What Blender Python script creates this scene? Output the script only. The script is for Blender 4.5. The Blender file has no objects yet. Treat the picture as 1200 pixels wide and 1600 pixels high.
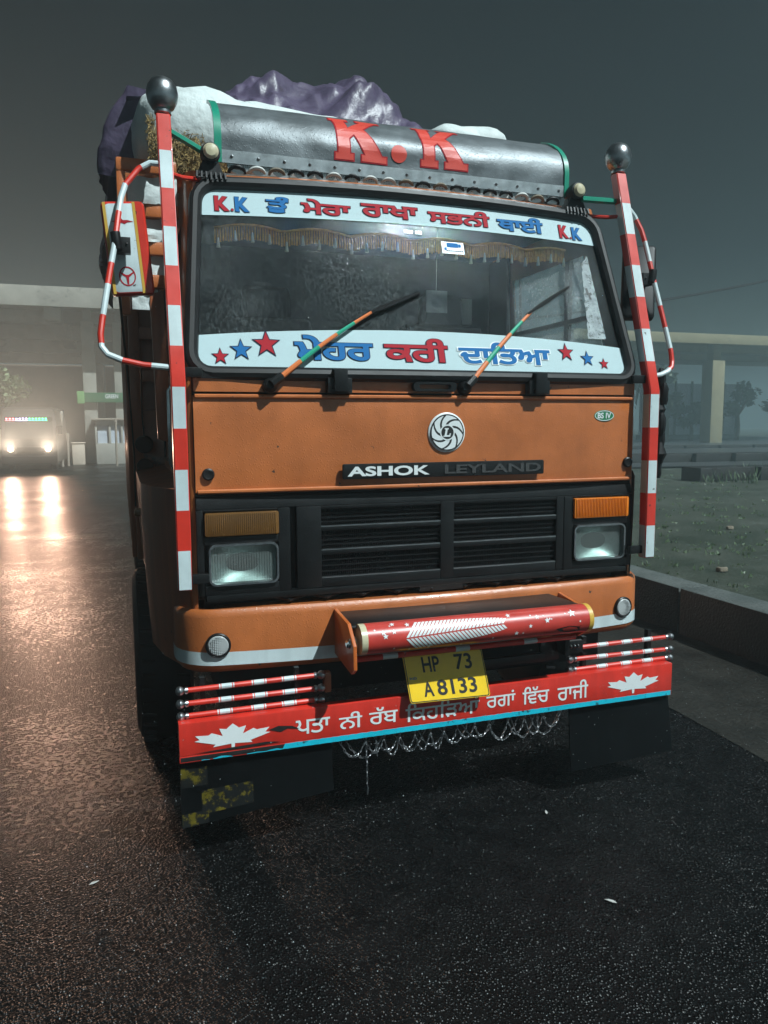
import bpy, bmesh, math, random
from mathutils import Vector, Matrix, noise
from mathutils.geometry import delaunay_2d_cdt
random.seed(7)
SC = bpy.context.scene
COL = SC.collection
R = math.radians

# ------------------------------------------------------------------ camera
CAMZ = 1.80
YAW, PIT, ROL = R(18.70), math.atan(136/1204), R(-0.32)
cd = bpy.data.cameras.new('camera'); cam = bpy.data.objects.new('camera', cd); COL.objects.link(cam)
fw = Vector((math.sin(YAW)*math.cos(PIT), math.cos(YAW)*math.cos(PIT), -math.sin(PIT)))
rt = Vector((math.cos(YAW), -math.sin(YAW), 0)); up = rt.cross(fw)
c_, s_ = math.cos(ROL), math.sin(ROL)
r2 = c_*rt + s_*up; u2 = -s_*rt + c_*up
cam.matrix_world = Matrix(((r2.x, u2.x, -fw.x, -1.376), (r2.y, u2.y, -fw.y, -3.331), (r2.z, u2.z, -fw.z, CAMZ), (0, 0, 0, 1)))
cd.sensor_fit = 'HORIZONTAL'; cd.sensor_width = 36; cd.lens = 36*1204/1200
cd.clip_start = 0.05; cd.clip_end = 1000
SC.camera = cam

# ------------------------------------------------------------------ light
TO_LIGHT = Vector((0.76, -1.0, 1.60)).normalized()
SUN_EL = math.asin(TO_LIGHT.z); SUN_AZ = math.atan2(TO_LIGHT.x, TO_LIGHT.y)
w = bpy.data.worlds.new("World"); SC.world = w; w.use_nodes = True
wn = w.node_tree.nodes; wl = w.node_tree.links
sky = wn.new('ShaderNodeTexSky'); sky.sky_type = 'NISHITA'; sky.sun_disc = False
sky.sun_elevation = SUN_EL; sky.sun_rotation = SUN_AZ
sky.air_density = 1.0; sky.dust_density = 2.0; sky.ozone_density = 1.5
wl.new(sky.outputs[0], wn['Background'].inputs[0]); wn['Background'].inputs[1].default_value = 0.0006
sl = bpy.data.lights.new('sun', 'SUN'); sl.energy = 5.0; sl.angle = R(0.6); sl.color = (0.86, 0.98, 1.0)
so = bpy.data.objects.new('sun', sl); COL.objects.link(so)
so.rotation_euler = TO_LIGHT.to_track_quat('Z', 'Y').to_euler(); so.location = (3, -8, 9)
vs = SC.view_settings
vs.view_transform = 'Standard'; vs.look = 'None'; vs.exposure = 0.30; vs.gamma = 1.0; vs.use_curve_mapping = False
SC.cycles.use_denoising = True
SC.cycles.max_bounces = 6; SC.cycles.volume_bounces = 1; SC.cycles.transparent_max_bounces = 12
SC.cycles.sample_clamp_indirect = 4.0

# ------------------------------------------------------------------ materials
def mat(name, col, rough=.5, metal=0., coat=0., spec=.5, var=0., vscale=6., bump=0., bscale=40., drops=0., dirt=None, dscale=3., dthr=.6, trans=0., emis=None, est=0., streak=0., chips=None):
    m = bpy.data.materials.new(name); m.use_nodes = True
    n = m.node_tree.nodes; l = m.node_tree.links; b = n['Principled BSDF']
    I = b.inputs
    I['Base Color'].default_value = (*col, 1); I['Roughness'].default_value = rough; I['Metallic'].default_value = metal
    I['Coat Weight'].default_value = coat; I['Coat Roughness'].default_value = .06
    I['Specular IOR Level'].default_value = spec; I['Transmission Weight'].default_value = trans
    if emis: I['Emission Color'].default_value = (*emis, 1); I['Emission Strength'].default_value = est
    tc = n.new('ShaderNodeTexCoord')
    if var > 0 or dirt:
        nz = n.new('ShaderNodeTexNoise'); nz.inputs['Scale'].default_value = vscale; nz.inputs['Detail'].default_value = 6
        nz.inputs['Roughness'].default_value = .65
        l.new(tc.outputs['Object'], nz.inputs['Vector'])
        mp = n.new('ShaderNodeMapRange'); mp.inputs[3].default_value = 1-var; mp.inputs[4].default_value = 1+var
        mp.inputs[1].default_value = .3; mp.inputs[2].default_value = .7
        l.new(nz.outputs[0], mp.inputs[0])
        mx = n.new('ShaderNodeVectorMath'); mx.operation = 'SCALE'; mx.inputs[0].default_value = col
        l.new(mp.outputs[0], mx.inputs['Scale'])
        out = mx.outputs[0]
        if dirt:
            n2 = n.new('ShaderNodeTexNoise'); n2.inputs['Scale'].default_value = dscale; n2.inputs['Detail'].default_value = 10; n2.inputs['Roughness'].default_value = .72
            l.new(tc.outputs['Object'], n2.inputs['Vector'])
            m2 = n.new('ShaderNodeMapRange'); m2.inputs[1].default_value = dthr; m2.inputs[2].default_value = dthr+.06
            l.new(n2.outputs[0], m2.inputs[0])
            mm = n.new('ShaderNodeMix'); mm.data_type = 'RGBA'; mm.inputs['B'].default_value = (*dirt, 1)
            l.new(m2.outputs[0], mm.inputs['Factor']); l.new(out, mm.inputs['A']); out = mm.outputs['Result']
        l.new(out, I['Base Color'])
        mr = n.new('ShaderNodeMapRange'); mr.inputs[3].default_value = max(.02, rough*.75); mr.inputs[4].default_value = min(1, rough*1.3)
        l.new(nz.outputs[0], mr.inputs[0]); l.new(mr.outputs[0], I['Roughness'])
    if streak:
        sm = n.new('ShaderNodeMapping'); sm.inputs['Scale'].default_value = (15, 15, .8); l.new(tc.outputs['Object'], sm.inputs[0])
        sn = n.new('ShaderNodeTexNoise'); sn.inputs['Scale'].default_value = 1; sn.inputs['Detail'].default_value = 5; l.new(sm.outputs[0], sn.inputs['Vector'])
        sr = n.new('ShaderNodeMapRange'); sr.inputs[1].default_value = .40; sr.inputs[2].default_value = .70; sr.inputs[3].default_value = 1; sr.inputs[4].default_value = 1-streak; l.new(sn.outputs[0], sr.inputs[0])
        sv = n.new('ShaderNodeVectorMath'); sv.operation = 'SCALE'; l.new(out, sv.inputs[0]); l.new(sr.outputs[0], sv.inputs['Scale']); l.new(sv.outputs[0], I['Base Color'])
    if chips:
        lk = I['Base Color'].links[0].from_socket
        cv = n.new('ShaderNodeTexVoronoi'); cv.inputs['Scale'].default_value = 11; l.new(tc.outputs['Object'], cv.inputs['Vector'])
        wob = n.new('ShaderNodeTexNoise'); wob.inputs['Scale'].default_value = 120; l.new(tc.outputs['Object'], wob.inputs['Vector'])
        cd_ = n.new('ShaderNodeMath'); cd_.operation = 'MULTIPLY'; l.new(cv.outputs['Distance'], cd_.inputs[0])
        wm = n.new('ShaderNodeMapRange'); wm.inputs[1].default_value = .3; wm.inputs[2].default_value = .7; wm.inputs[3].default_value = .5; wm.inputs[4].default_value = 2.2; l.new(wob.outputs[0], wm.inputs[0]); l.new(wm.outputs[0], cd_.inputs[1])
        c1 = n.new('ShaderNodeMath'); c1.operation = 'LESS_THAN'; c1.inputs[1].default_value = .075; l.new(cd_.outputs[0], c1.inputs[0])
        sc = n.new('ShaderNodeSeparateColor'); l.new(cv.outputs['Color'], sc.inputs[0])
        c2 = n.new('ShaderNodeMath'); c2.operation = 'GREATER_THAN'; c2.inputs[1].default_value = .55; l.new(sc.outputs[0], c2.inputs[0])
        c3 = n.new('ShaderNodeMath'); c3.operation = 'MULTIPLY'; l.new(c1.outputs[0], c3.inputs[0]); l.new(c2.outputs[0], c3.inputs[1])
        cm_ = n.new('ShaderNodeMix'); cm_.data_type = 'RGBA'; cm_.inputs['B'].default_value = (*chips, 1); l.new(c3.outputs[0], cm_.inputs['Factor']); l.new(lk, cm_.inputs['A']); l.new(cm_.outputs['Result'], I['Base Color'])
    nrm = None
    if bump > 0:
        nb = n.new('ShaderNodeTexNoise'); nb.inputs['Scale'].default_value = bscale; nb.inputs['Detail'].default_value = 5
        l.new(tc.outputs['Object'], nb.inputs['Vector'])
        bp = n.new('ShaderNodeBump'); bp.inputs['Strength'].default_value = bump; bp.inputs['Distance'].default_value = .02
        l.new(nb.outputs[0], bp.inputs['Height']); nrm = bp.outputs[0]
    if drops > 0:
        vo = n.new('ShaderNodeTexVoronoi'); vo.inputs['Scale'].default_value = 90; vo.feature = 'F1'
        l.new(tc.outputs['Object'], vo.inputs['Vector'])
        dm = n.new('ShaderNodeMapRange'); dm.inputs[1].default_value = .12; dm.inputs[2].default_value = .34; dm.inputs[3].default_value = 1; dm.inputs[4].default_value = 0
        l.new(vo.outputs['Distance'], dm.inputs[0])
        b2 = n.new('ShaderNodeBump'); b2.inputs['Strength'].default_value = drops; b2.inputs['Distance'].default_value = .004
        l.new(dm.outputs[0], b2.inputs['Height'])
        if nrm: l.new(nrm, b2.inputs['Normal'])
        nrm = b2.outputs[0]
    if nrm:
        l.new(nrm, I['Normal'])
        if coat > 0: l.new(nrm, I['Coat Normal'])
    return m

ORANGE = (.43, .122, .032)
M = {}
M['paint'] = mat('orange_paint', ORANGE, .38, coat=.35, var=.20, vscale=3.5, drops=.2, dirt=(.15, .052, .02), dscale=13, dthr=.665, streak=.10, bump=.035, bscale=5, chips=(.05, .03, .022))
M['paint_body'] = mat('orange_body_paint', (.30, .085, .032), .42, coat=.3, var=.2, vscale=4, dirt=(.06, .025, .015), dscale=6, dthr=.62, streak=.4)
M['black'] = mat('black_plastic', (.006, .0065, .007), .36, spec=.35, var=.3, vscale=9, drops=.15)
M['rubber'] = mat('rubber', (.007, .007, .0075), .45, spec=.3, var=.3, vscale=8)
M['flap'] = mat('flap_rubber', (.0018, .0026, .003), .5, spec=.12, var=.35, vscale=4, bump=.08, bscale=9)
M['dark'] = mat('dark_underbody', (.006, .006, .006), .7)
M['white'] = mat('white_paint', (.52, .61, .62), .32, coat=.4, var=.06, vscale=12, dirt=(.22, .22, .20), dscale=20, dthr=.655, streak=.16, chips=(.08, .07, .06))
M['strip'] = mat('white_glass_strip', (.42, .54, .56), .55, spec=.15, var=.04, vscale=3)
M['red'] = mat('red_paint', (.58, .028, .014), .33, coat=.4, var=.08, vscale=14, dirt=(.12, .015, .01), dscale=22, dthr=.655, streak=.16, chips=(.05, .02, .02))
M['redboard'] = mat('red_board_paint', (.60, .030, .018), .36, coat=.35, var=.10, vscale=8, dirt=(.05, .015, .012), dscale=14, dthr=.68, streak=.2, chips=(.03, .015, .015))
M['teal'] = mat('teal_paint', (.006, .42, .56), .4, coat=.3, var=.1, vscale=10, dirt=(.012, .016, .018), dscale=16, dthr=.60)
M['letter_red'] = mat('letter_red', (.36, .014, .024), .65, spec=.12)
M['letter_blue'] = mat('letter_blue', (.012, .125, .33), .65, spec=.12)
M['letter_dark'] = mat('letter_outline', (.020, .020, .045), .65, spec=.12)
M['letter_white'] = mat('letter_white', (.66, .70, .70), .4, var=.05)
M['letter_black'] = mat('letter_black', (.012, .012, .012), .5)
M['chrome'] = mat('chrome', (.62, .64, .65), .10, metal=1, var=.15, vscale=30)
M['darkchrome'] = mat('dark_chrome', (.40, .41, .42), .30, metal=1, var=.2, vscale=12)
M['steel'] = mat('dull_steel', (.30, .31, .32), .38, metal=1, var=.3, vscale=30)
M['alu'] = mat('aluminium_strip', (.55, .57, .58), .3, metal=.8, var=.2, vscale=20)
M['visor'] = mat('visor_sheet', (.115, .130, .138), .44, metal=.40, var=.40, vscale=5, bump=.12, bscale=14, drops=.18)
M['green'] = mat('green_trim', (.006, .24, .15), .35, coat=.3, var=.12)
M['greendark'] = mat('green_bar', (.008, .07, .055), .4, coat=.3)
M['yellow'] = mat('plate_yellow', (.78, .50, .012), .35, coat=.2, var=.08, vscale=10)
M['yellowpaint'] = mat('worn_yellow_paint', (.085, .068, .008), .6, spec=.1, var=.5, vscale=14, dirt=(.008, .009, .009), dscale=17, dthr=.43)
M['cream'] = mat('cream_lens', (.50, .45, .30), .3, coat=.4)
M['amber_dim'] = mat('amber_lens_dim', (.14, .062, .012), .25, coat=.6, var=.15, vscale=20)
M['amber'] = mat('amber_lens', (.66, .17, .008), .2, coat=.6, var=.1, vscale=20)
M['reflector'] = mat('lamp_reflector', (.42, .46, .46), .38, metal=1, var=.2, vscale=25)
M['tarp'] = mat('purple_tarp', (.072, .056, .098), .42, var=.30, vscale=5, bump=.22, bscale=30, dirt=(.05, .035, .05), dscale=4, dthr=.62)
M['sack'] = mat('white_sack', (.56, .62, .61), .6, var=.16, vscale=5, bump=.35, bscale=22, dirt=(.26, .26, .23), dscale=5, dthr=.64)
M['disc'] = mat('grey_reflex_lens', (.34, .36, .36), .35, var=.1)
M['bracket'] = mat('bright_orange_paint', (.46, .105, .018), .38, coat=.3, var=.12, dirt=(.10, .04, .02), dscale=14, dthr=.63)
M['straw'] = mat('straw', (.34, .235, .085), .8, var=.45, vscale=40)
M['straw2'] = mat('straw_dark', (.16, .105, .035), .85, var=.4, vscale=40)
M['fringe'] = mat('golden_fringe', (.62, .27, .045), .6, var=.35, vscale=60)
M['tassel'] = mat('tassel', (.58, .52, .40), .7)
M['seatcloth'] = mat('seat_cloth', (.05, .046, .045), .8, var=.3)
M['interior'] = mat('cab_lining', (.018, .019, .020), .7, var=.2)
M['pale'] = mat('pale_panel', (.45, .46, .44), .6, var=.1)
M['mirror'] = mat('mirror_glass', (.8, .82, .83), .03, metal=1)
M['sticker_green'] = mat('sticker_green', (.012, .17, .07), .4)
M['orange_tape'] = mat('orange_tape', (.62, .16, .04), .45)
M['green_tape'] = mat('green_tape', (.01, .30, .18), .45)
M['gold'] = mat('yellow_gold_paint', (.55, .33, .05), .4)
M['maroon'] = mat('glossy_maroon', (.44, .036, .026), .34, coat=.35, var=.15, vscale=12, dirt=(.03, .01, .01), dscale=30, dthr=.70)
M['concrete'] = mat('concrete', (.27, .26, .225), .8, var=.2, vscale=1.2, dirt=(.15, .14, .12), dscale=.8, dthr=.58)
M['concrete_olive'] = mat('concrete_olive', (.25, .22, .13), .75, var=.18, vscale=1.5, dirt=(.16, .14, .09), dscale=.9, dthr=.6)
M['wallpaint'] = mat('brown_wall', (.20, .155, .13), .8, var=.2, vscale=1.)
M['bark'] = mat('bark', (.10, .075, .05), .9, var=.3, bump=.4, bscale=20)
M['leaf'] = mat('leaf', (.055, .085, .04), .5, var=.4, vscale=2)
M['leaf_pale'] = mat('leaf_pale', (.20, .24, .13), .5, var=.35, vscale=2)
M['panel_blue'] = mat('pale_blue_panel', (.46, .50, .56), .4, var=.1)
M['sign_green'] = mat('sign_green', (.03, .13, .06), .5, var=.1, vscale=2)
M['sign_lime'] = mat('sign_lime', (.12, .30, .10), .5)
M['bus'] = mat('bus_paint', (.022, .020, .018), .35, coat=.3, var=.1)
M['booth'] = mat('booth_paint', (.34, .32, .28), .6, var=.1)
M['post'] = mat('post_paint', (.30, .25, .20), .6, var=.2)
M['whitebox'] = mat('white_board', (.55, .45, .36), .6, var=.08)
M['litter'] = mat('pale_litter', (.42, .42, .40), .6, var=.2)
M['stone'] = mat('stone', (.15, .125, .09), .8, var=.3, vscale=8)
M['cable'] = mat('cable', (.01, .01, .01), .6)
M['headlamp_on'] = mat('lit_headlamp', (.9, .8, .6), .3, emis=(1, .66, .40), est=22)
for k, cc in (('led_red', (1, .18, .22)), ('led_white', (.62, .55, 1)), ('led_green', (.03, 1, .35))):
    M[k] = mat(k, cc, .4, emis=cc, est=4.5)

def glass_mat(name, wet=True, tint=(.74, .79, .79)):
    m = bpy.data.materials.new(name); m.use_nodes = True
    n = m.node_tree.nodes; l = m.node_tree.links; n.remove(n['Principled BSDF']); out = n['Material Output']
    tr = n.new('ShaderNodeBsdfTransparent'); tr.inputs[0].default_value = (*tint, 1)
    gl = n.new('ShaderNodeBsdfGlossy'); gl.inputs['Roughness'].default_value = .04; gl.inputs[0].default_value = (.7, .76, .8, 1)
    fr = n.new('ShaderNodeFresnel'); fr.inputs[0].default_value = 1.5
    mx = n.new('ShaderNodeMixShader'); l.new(tr.outputs[0], mx.inputs[1]); l.new(gl.outputs[0], mx.inputs[2])
    last = mx.outputs[0]
    tc = n.new('ShaderNodeTexCoord')
    if wet:
        # running water: vertical streaks, beads, a thin film with worn patches
        mp = n.new('ShaderNodeMapping'); mp.inputs['Scale'].default_value = (1, 1, .38); l.new(tc.outputs['Object'], mp.inputs[0])
        st = n.new('ShaderNodeTexNoise'); st.inputs['Scale'].default_value = 130; st.inputs['Detail'].default_value = 4; l.new(mp.outputs[0], st.inputs['Vector'])
        vo = n.new('ShaderNodeTexVoronoi'); vo.inputs['Scale'].default_value = 190; l.new(tc.outputs['Object'], vo.inputs['Vector'])
        dr = n.new('ShaderNodeMapRange'); dr.inputs[1].default_value = .1; dr.inputs[2].default_value = .4; dr.inputs[3].default_value = 1; dr.inputs[4].default_value = 0
        l.new(vo.outputs['Distance'], dr.inputs[0])
        ad = n.new('ShaderNodeMath'); ad.operation = 'ADD'; l.new(st.outputs[0], ad.inputs[0]); l.new(dr.outputs[0], ad.inputs[1])
        bp = n.new('ShaderNodeBump'); bp.inputs['Strength'].default_value = .40; bp.inputs['Distance'].default_value = .0025
        l.new(ad.outputs[0], bp.inputs['Height']); l.new(bp.outputs[0], gl.inputs['Normal']); l.new(bp.outputs[0], fr.inputs['Normal'])
        film = n.new('ShaderNodeTexNoise'); film.inputs['Scale'].default_value = 2.6; film.inputs['Detail'].default_value = 3; l.new(tc.outputs['Object'], film.inputs['Vector'])
        f2 = n.new('ShaderNodeMapRange'); f2.inputs[1].default_value = .36; f2.inputs[2].default_value = .62; f2.inputs[3].default_value = .007; f2.inputs[4].default_value = .045
        l.new(film.outputs[0], f2.inputs[0])
        sp = n.new('ShaderNodeMapRange'); sp.inputs[1].default_value = .42; sp.inputs[2].default_value = .72; sp.inputs[3].default_value = .45; sp.inputs[4].default_value = 2.7
        fs = n.new('ShaderNodeTexNoise'); fs.inputs['Scale'].default_value = 120; fs.inputs['Detail'].default_value = 3; l.new(mp.outputs[0], fs.inputs['Vector'])
        l.new(fs.outputs[0], sp.inputs[0])
        mu = n.new('ShaderNodeMath'); mu.operation = 'MULTIPLY'; l.new(f2.outputs[0], mu.inputs[0]); l.new(sp.outputs[0], mu.inputs[1])
        df = n.new('ShaderNodeBsdfDiffuse'); df.inputs[0].default_value = (.62, .68, .68, 1)
        m2 = n.new('ShaderNodeMixShader'); l.new(mu.outputs[0], m2.inputs[0]); l.new(last, m2.inputs[1]); l.new(df.outputs[0], m2.inputs[2]); last = m2.outputs[0]
    l.new(fr.outputs[0], mx.inputs[0]); l.new(last, out.inputs[0])
    return m
M['windscreen'] = glass_mat('wet_windscreen')
M['glass'] = glass_mat('plain_glass', False, (.8, .84, .84))
def wet_side():
    m = bpy.data.materials.new('wet_side_glass'); m.use_nodes = True
    n = m.node_tree.nodes; l = m.node_tree.links; n.remove(n['Principled BSDF'])
    tr = n.new('ShaderNodeBsdfTransparent'); tr.inputs[0].default_value = (.7, .74, .74, 1)
    tl = n.new('ShaderNodeBsdfTranslucent'); tl.inputs[0].default_value = (.7, .75, .76, 1)
    nz = n.new('ShaderNodeTexNoise'); nz.inputs['Scale'].default_value = 60; nz.inputs['Detail'].default_value = 4
    mp = n.new('ShaderNodeMapRange'); mp.inputs[1].default_value = .35; mp.inputs[2].default_value = .7; mp.inputs[3].default_value = .06; mp.inputs[4].default_value = .30
    tc = n.new('ShaderNodeTexCoord'); l.new(tc.outputs['Object'], nz.inputs['Vector']); l.new(nz.outputs[0], mp.inputs[0])
    mx = n.new('ShaderNodeMixShader'); l.new(mp.outputs[0], mx.inputs[0]); l.new(tr.outputs[0], mx.inputs[1]); l.new(tl.outputs[0], mx.inputs[2])
    l.new(mx.outputs[0], n['Material Output'].inputs[0]); return m
M['sideglass'] = wet_side()
M['darkglass'] = mat('dark_glass', (.02, .022, .024), .06, spec=.6)

def lens_mat():
    m = bpy.data.materials.new('ribbed_lens'); m.use_nodes = True
    n = m.node_tree.nodes; l = m.node_tree.links; n.remove(n['Principled BSDF']); out = n['Material Output']
    tr = n.new('ShaderNodeBsdfTransparent'); tr.inputs[0].default_value = (.82, .88, .86, 1)
    gl = n.new('ShaderNodeBsdfGlossy'); gl.inputs['Roughness'].default_value = .12
    df = n.new('ShaderNodeBsdfDiffuse'); df.inputs[0].default_value = (.5, .56, .54, 1)
    tc = n.new('ShaderNodeTexCoord'); wv = n.new('ShaderNodeTexWave'); wv.inputs['Scale'].default_value = 28; wv.inputs['Distortion'].default_value = .3
    l.new(tc.outputs['Object'], wv.inputs['Vector'])
    bp = n.new('ShaderNodeBump'); bp.inputs['Strength'].default_value = .6; bp.inputs['Distance'].default_value = .006; l.new(wv.outputs[0], bp.inputs['Height'])
    l.new(bp.outputs[0], gl.inputs['Normal']); l.new(bp.outputs[0], df.inputs['Normal'])
    m1 = n.new('ShaderNodeMixShader'); m1.inputs[0].default_value = .14; l.new(tr.outputs[0], m1.inputs[1]); l.new(gl.outputs[0], m1.inputs[2])
    m2 = n.new('ShaderNodeMixShader'); m2.inputs[0].default_value = .10; l.new(m1.outputs[0], m2.inputs[1]); l.new(df.outputs[0], m2.inputs[2])
    l.new(m2.outputs[0], out.inputs[0]); return m
M['lens'] = lens_mat()

def asphalt_mat():
    m = bpy.data.materials.new('wet_asphalt'); m.use_nodes = True
    n = m.node_tree.nodes; l = m.node_tree.links; b = n['Principled BSDF']; I = b.inputs
    tc = n.new('ShaderNodeTexCoord')
    def nz(s, d=4, r=.55):
        q = n.new('ShaderNodeTexNoise'); q.inputs['Scale'].default_value = s; q.inputs['Detail'].default_value = d; q.inputs['Roughness'].default_value = r
        l.new(tc.outputs['Object'], q.inputs['Vector']); return q.outputs[0]
    def mr(x, a, bb, c, d):
        q = n.new('ShaderNodeMapRange'); q.inputs[1].default_value = a; q.inputs[2].default_value = bb; q.inputs[3].default_value = c; q.inputs[4].default_value = d
        l.new(x, q.inputs[0]); return q.outputs[0]
    def mth(op, a, bb):
        q = n.new('ShaderNodeMath'); q.operation = op
        for i, x in enumerate((a, bb)):
            if isinstance(x, float): q.inputs[i].default_value = x
            else: l.new(x, q.inputs[i])
        return q.outputs[0]
    big = nz(.55, 3); mid = nz(7, 5); fine = nz(75, 3, .6); med = nz(38, 3, .6)
    vo = n.new('ShaderNodeTexVoronoi'); vo.inputs['Scale'].default_value = 85; l.new(tc.outputs['Object'], vo.inputs['Vector'])
    peb = mr(vo.outputs['Distance'], .05, .55, 1, 0)
    # sparse pale aggregate stones, their colour also painting wet sparkle
    sep = n.new('ShaderNodeSeparateColor'); l.new(vo.outputs['Color'], sep.inputs[0])
    pale = mth('MULTIPLY', mr(sep.outputs[0], .935, .96, 0, 1), mr(vo.outputs['Distance'], .18, .30, 1, 0))
    tone = mth('MULTIPLY', mr(mid, .3, .7, .5, 1.6), mr(big, .35, .65, .6, 1.5))
    base = n.new('ShaderNodeVectorMath'); base.operation = 'SCALE'; base.inputs[0].default_value = (.0026, .0026, .0027); l.new(tone, base.inputs['Scale'])
    mx = n.new('ShaderNodeMix'); mx.data_type = 'RGBA'; mx.inputs['B'].default_value = (.17, .17, .165, 1)
    l.new(pale, mx.inputs['Factor']); l.new(base.outputs[0], mx.inputs['A']); l.new(mx.outputs['Result'], I['Base Color'])
    pud = mr(big, .42, .68, 0, 1)
    rough = mth('ADD', mth('ADD', mr(med, .3, .7, .24, .44), mr(mid, .3, .7, -.03, .03)), mth('MULTIPLY', pud, -.08)); l.new(rough, I['Roughness'])
    h = mth('ADD', mth('ADD', mth('MULTIPLY', peb, .85), mth('MULTIPLY', fine, .7)), mth('MULTIPLY', med, .35))
    bp = n.new('ShaderNodeBump'); bp.inputs['Distance'].default_value = .009
    l.new(mr(pud, 0, 1, .82, .62), bp.inputs['Strength']); l.new(h, bp.inputs['Height']); l.new(bp.outputs[0], I['Normal'])
    I['Specular IOR Level'].default_value = .17
    return m
M['asphalt'] = asphalt_mat()
def ground_mat(name, c1, c2, scale, rough=.6, bump=.5):
    m = bpy.data.materials.new(name); m.use_nodes = True
    n = m.node_tree.nodes; l = m.node_tree.links; b = n['Principled BSDF']; I = b.inputs
    tc = n.new('ShaderNodeTexCoord')
    q = n.new('ShaderNodeTexNoise'); q.inputs['Scale'].default_value = scale; q.inputs['Detail'].default_value = 9; q.inputs['Roughness'].default_value = .7; l.new(tc.outputs['Object'], q.inputs['Vector'])
    cr = n.new('ShaderNodeValToRGB'); cr.color_ramp.elements[0].position = .36; cr.color_ramp.elements[1].position = .66
    cr.color_ramp.elements[0].color = (*c1, 1); cr.color_ramp.elements[1].color = (*c2, 1); l.new(q.outputs[0], cr.inputs[0])
    f = n.new('ShaderNodeTexNoise'); f.inputs['Scale'].default_value = 45; f.inputs['Detail'].default_value = 4; l.new(tc.outputs['Object'], f.inputs['Vector'])
    vm = n.new('ShaderNodeVectorMath'); vm.operation = 'SCALE'; mp = n.new('ShaderNodeMapRange'); mp.inputs[1].default_value = .3; mp.inputs[2].default_value = .7; mp.inputs[3].default_value = .55; mp.inputs[4].default_value = 1.5
    l.new(f.outputs[0], mp.inputs[0]); l.new(cr.outputs[0], vm.inputs[0]); l.new(mp.outputs[0], vm.inputs['Scale']); l.new(vm.outputs[0], I['Base Color'])
    I['Roughness'].default_value = rough
    bp = n.new('ShaderNodeBump'); bp.inputs['Strength'].default_value = bump; bp.inputs['Distance'].default_value = .03; l.new(f.outputs[0], bp.inputs['Height']); l.new(bp.outputs[0], I['Normal'])
    return m
M['lot'] = ground_mat('lot_earth', (.018, .026, .016), (.060, .066, .052), 1.3, .5)
M['kerbside_strip'] = ground_mat('kerbside_ground', (.010, .0095, .008), (.027, .025, .021), 1.6, .40, .3)
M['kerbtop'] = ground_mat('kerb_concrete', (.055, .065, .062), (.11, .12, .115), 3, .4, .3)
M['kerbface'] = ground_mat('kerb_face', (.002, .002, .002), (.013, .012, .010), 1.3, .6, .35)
M['pavement'] = ground_mat('far_pavement', (.030, .033, .036), (.060, .064, .068), .5, .35, .2)

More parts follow.
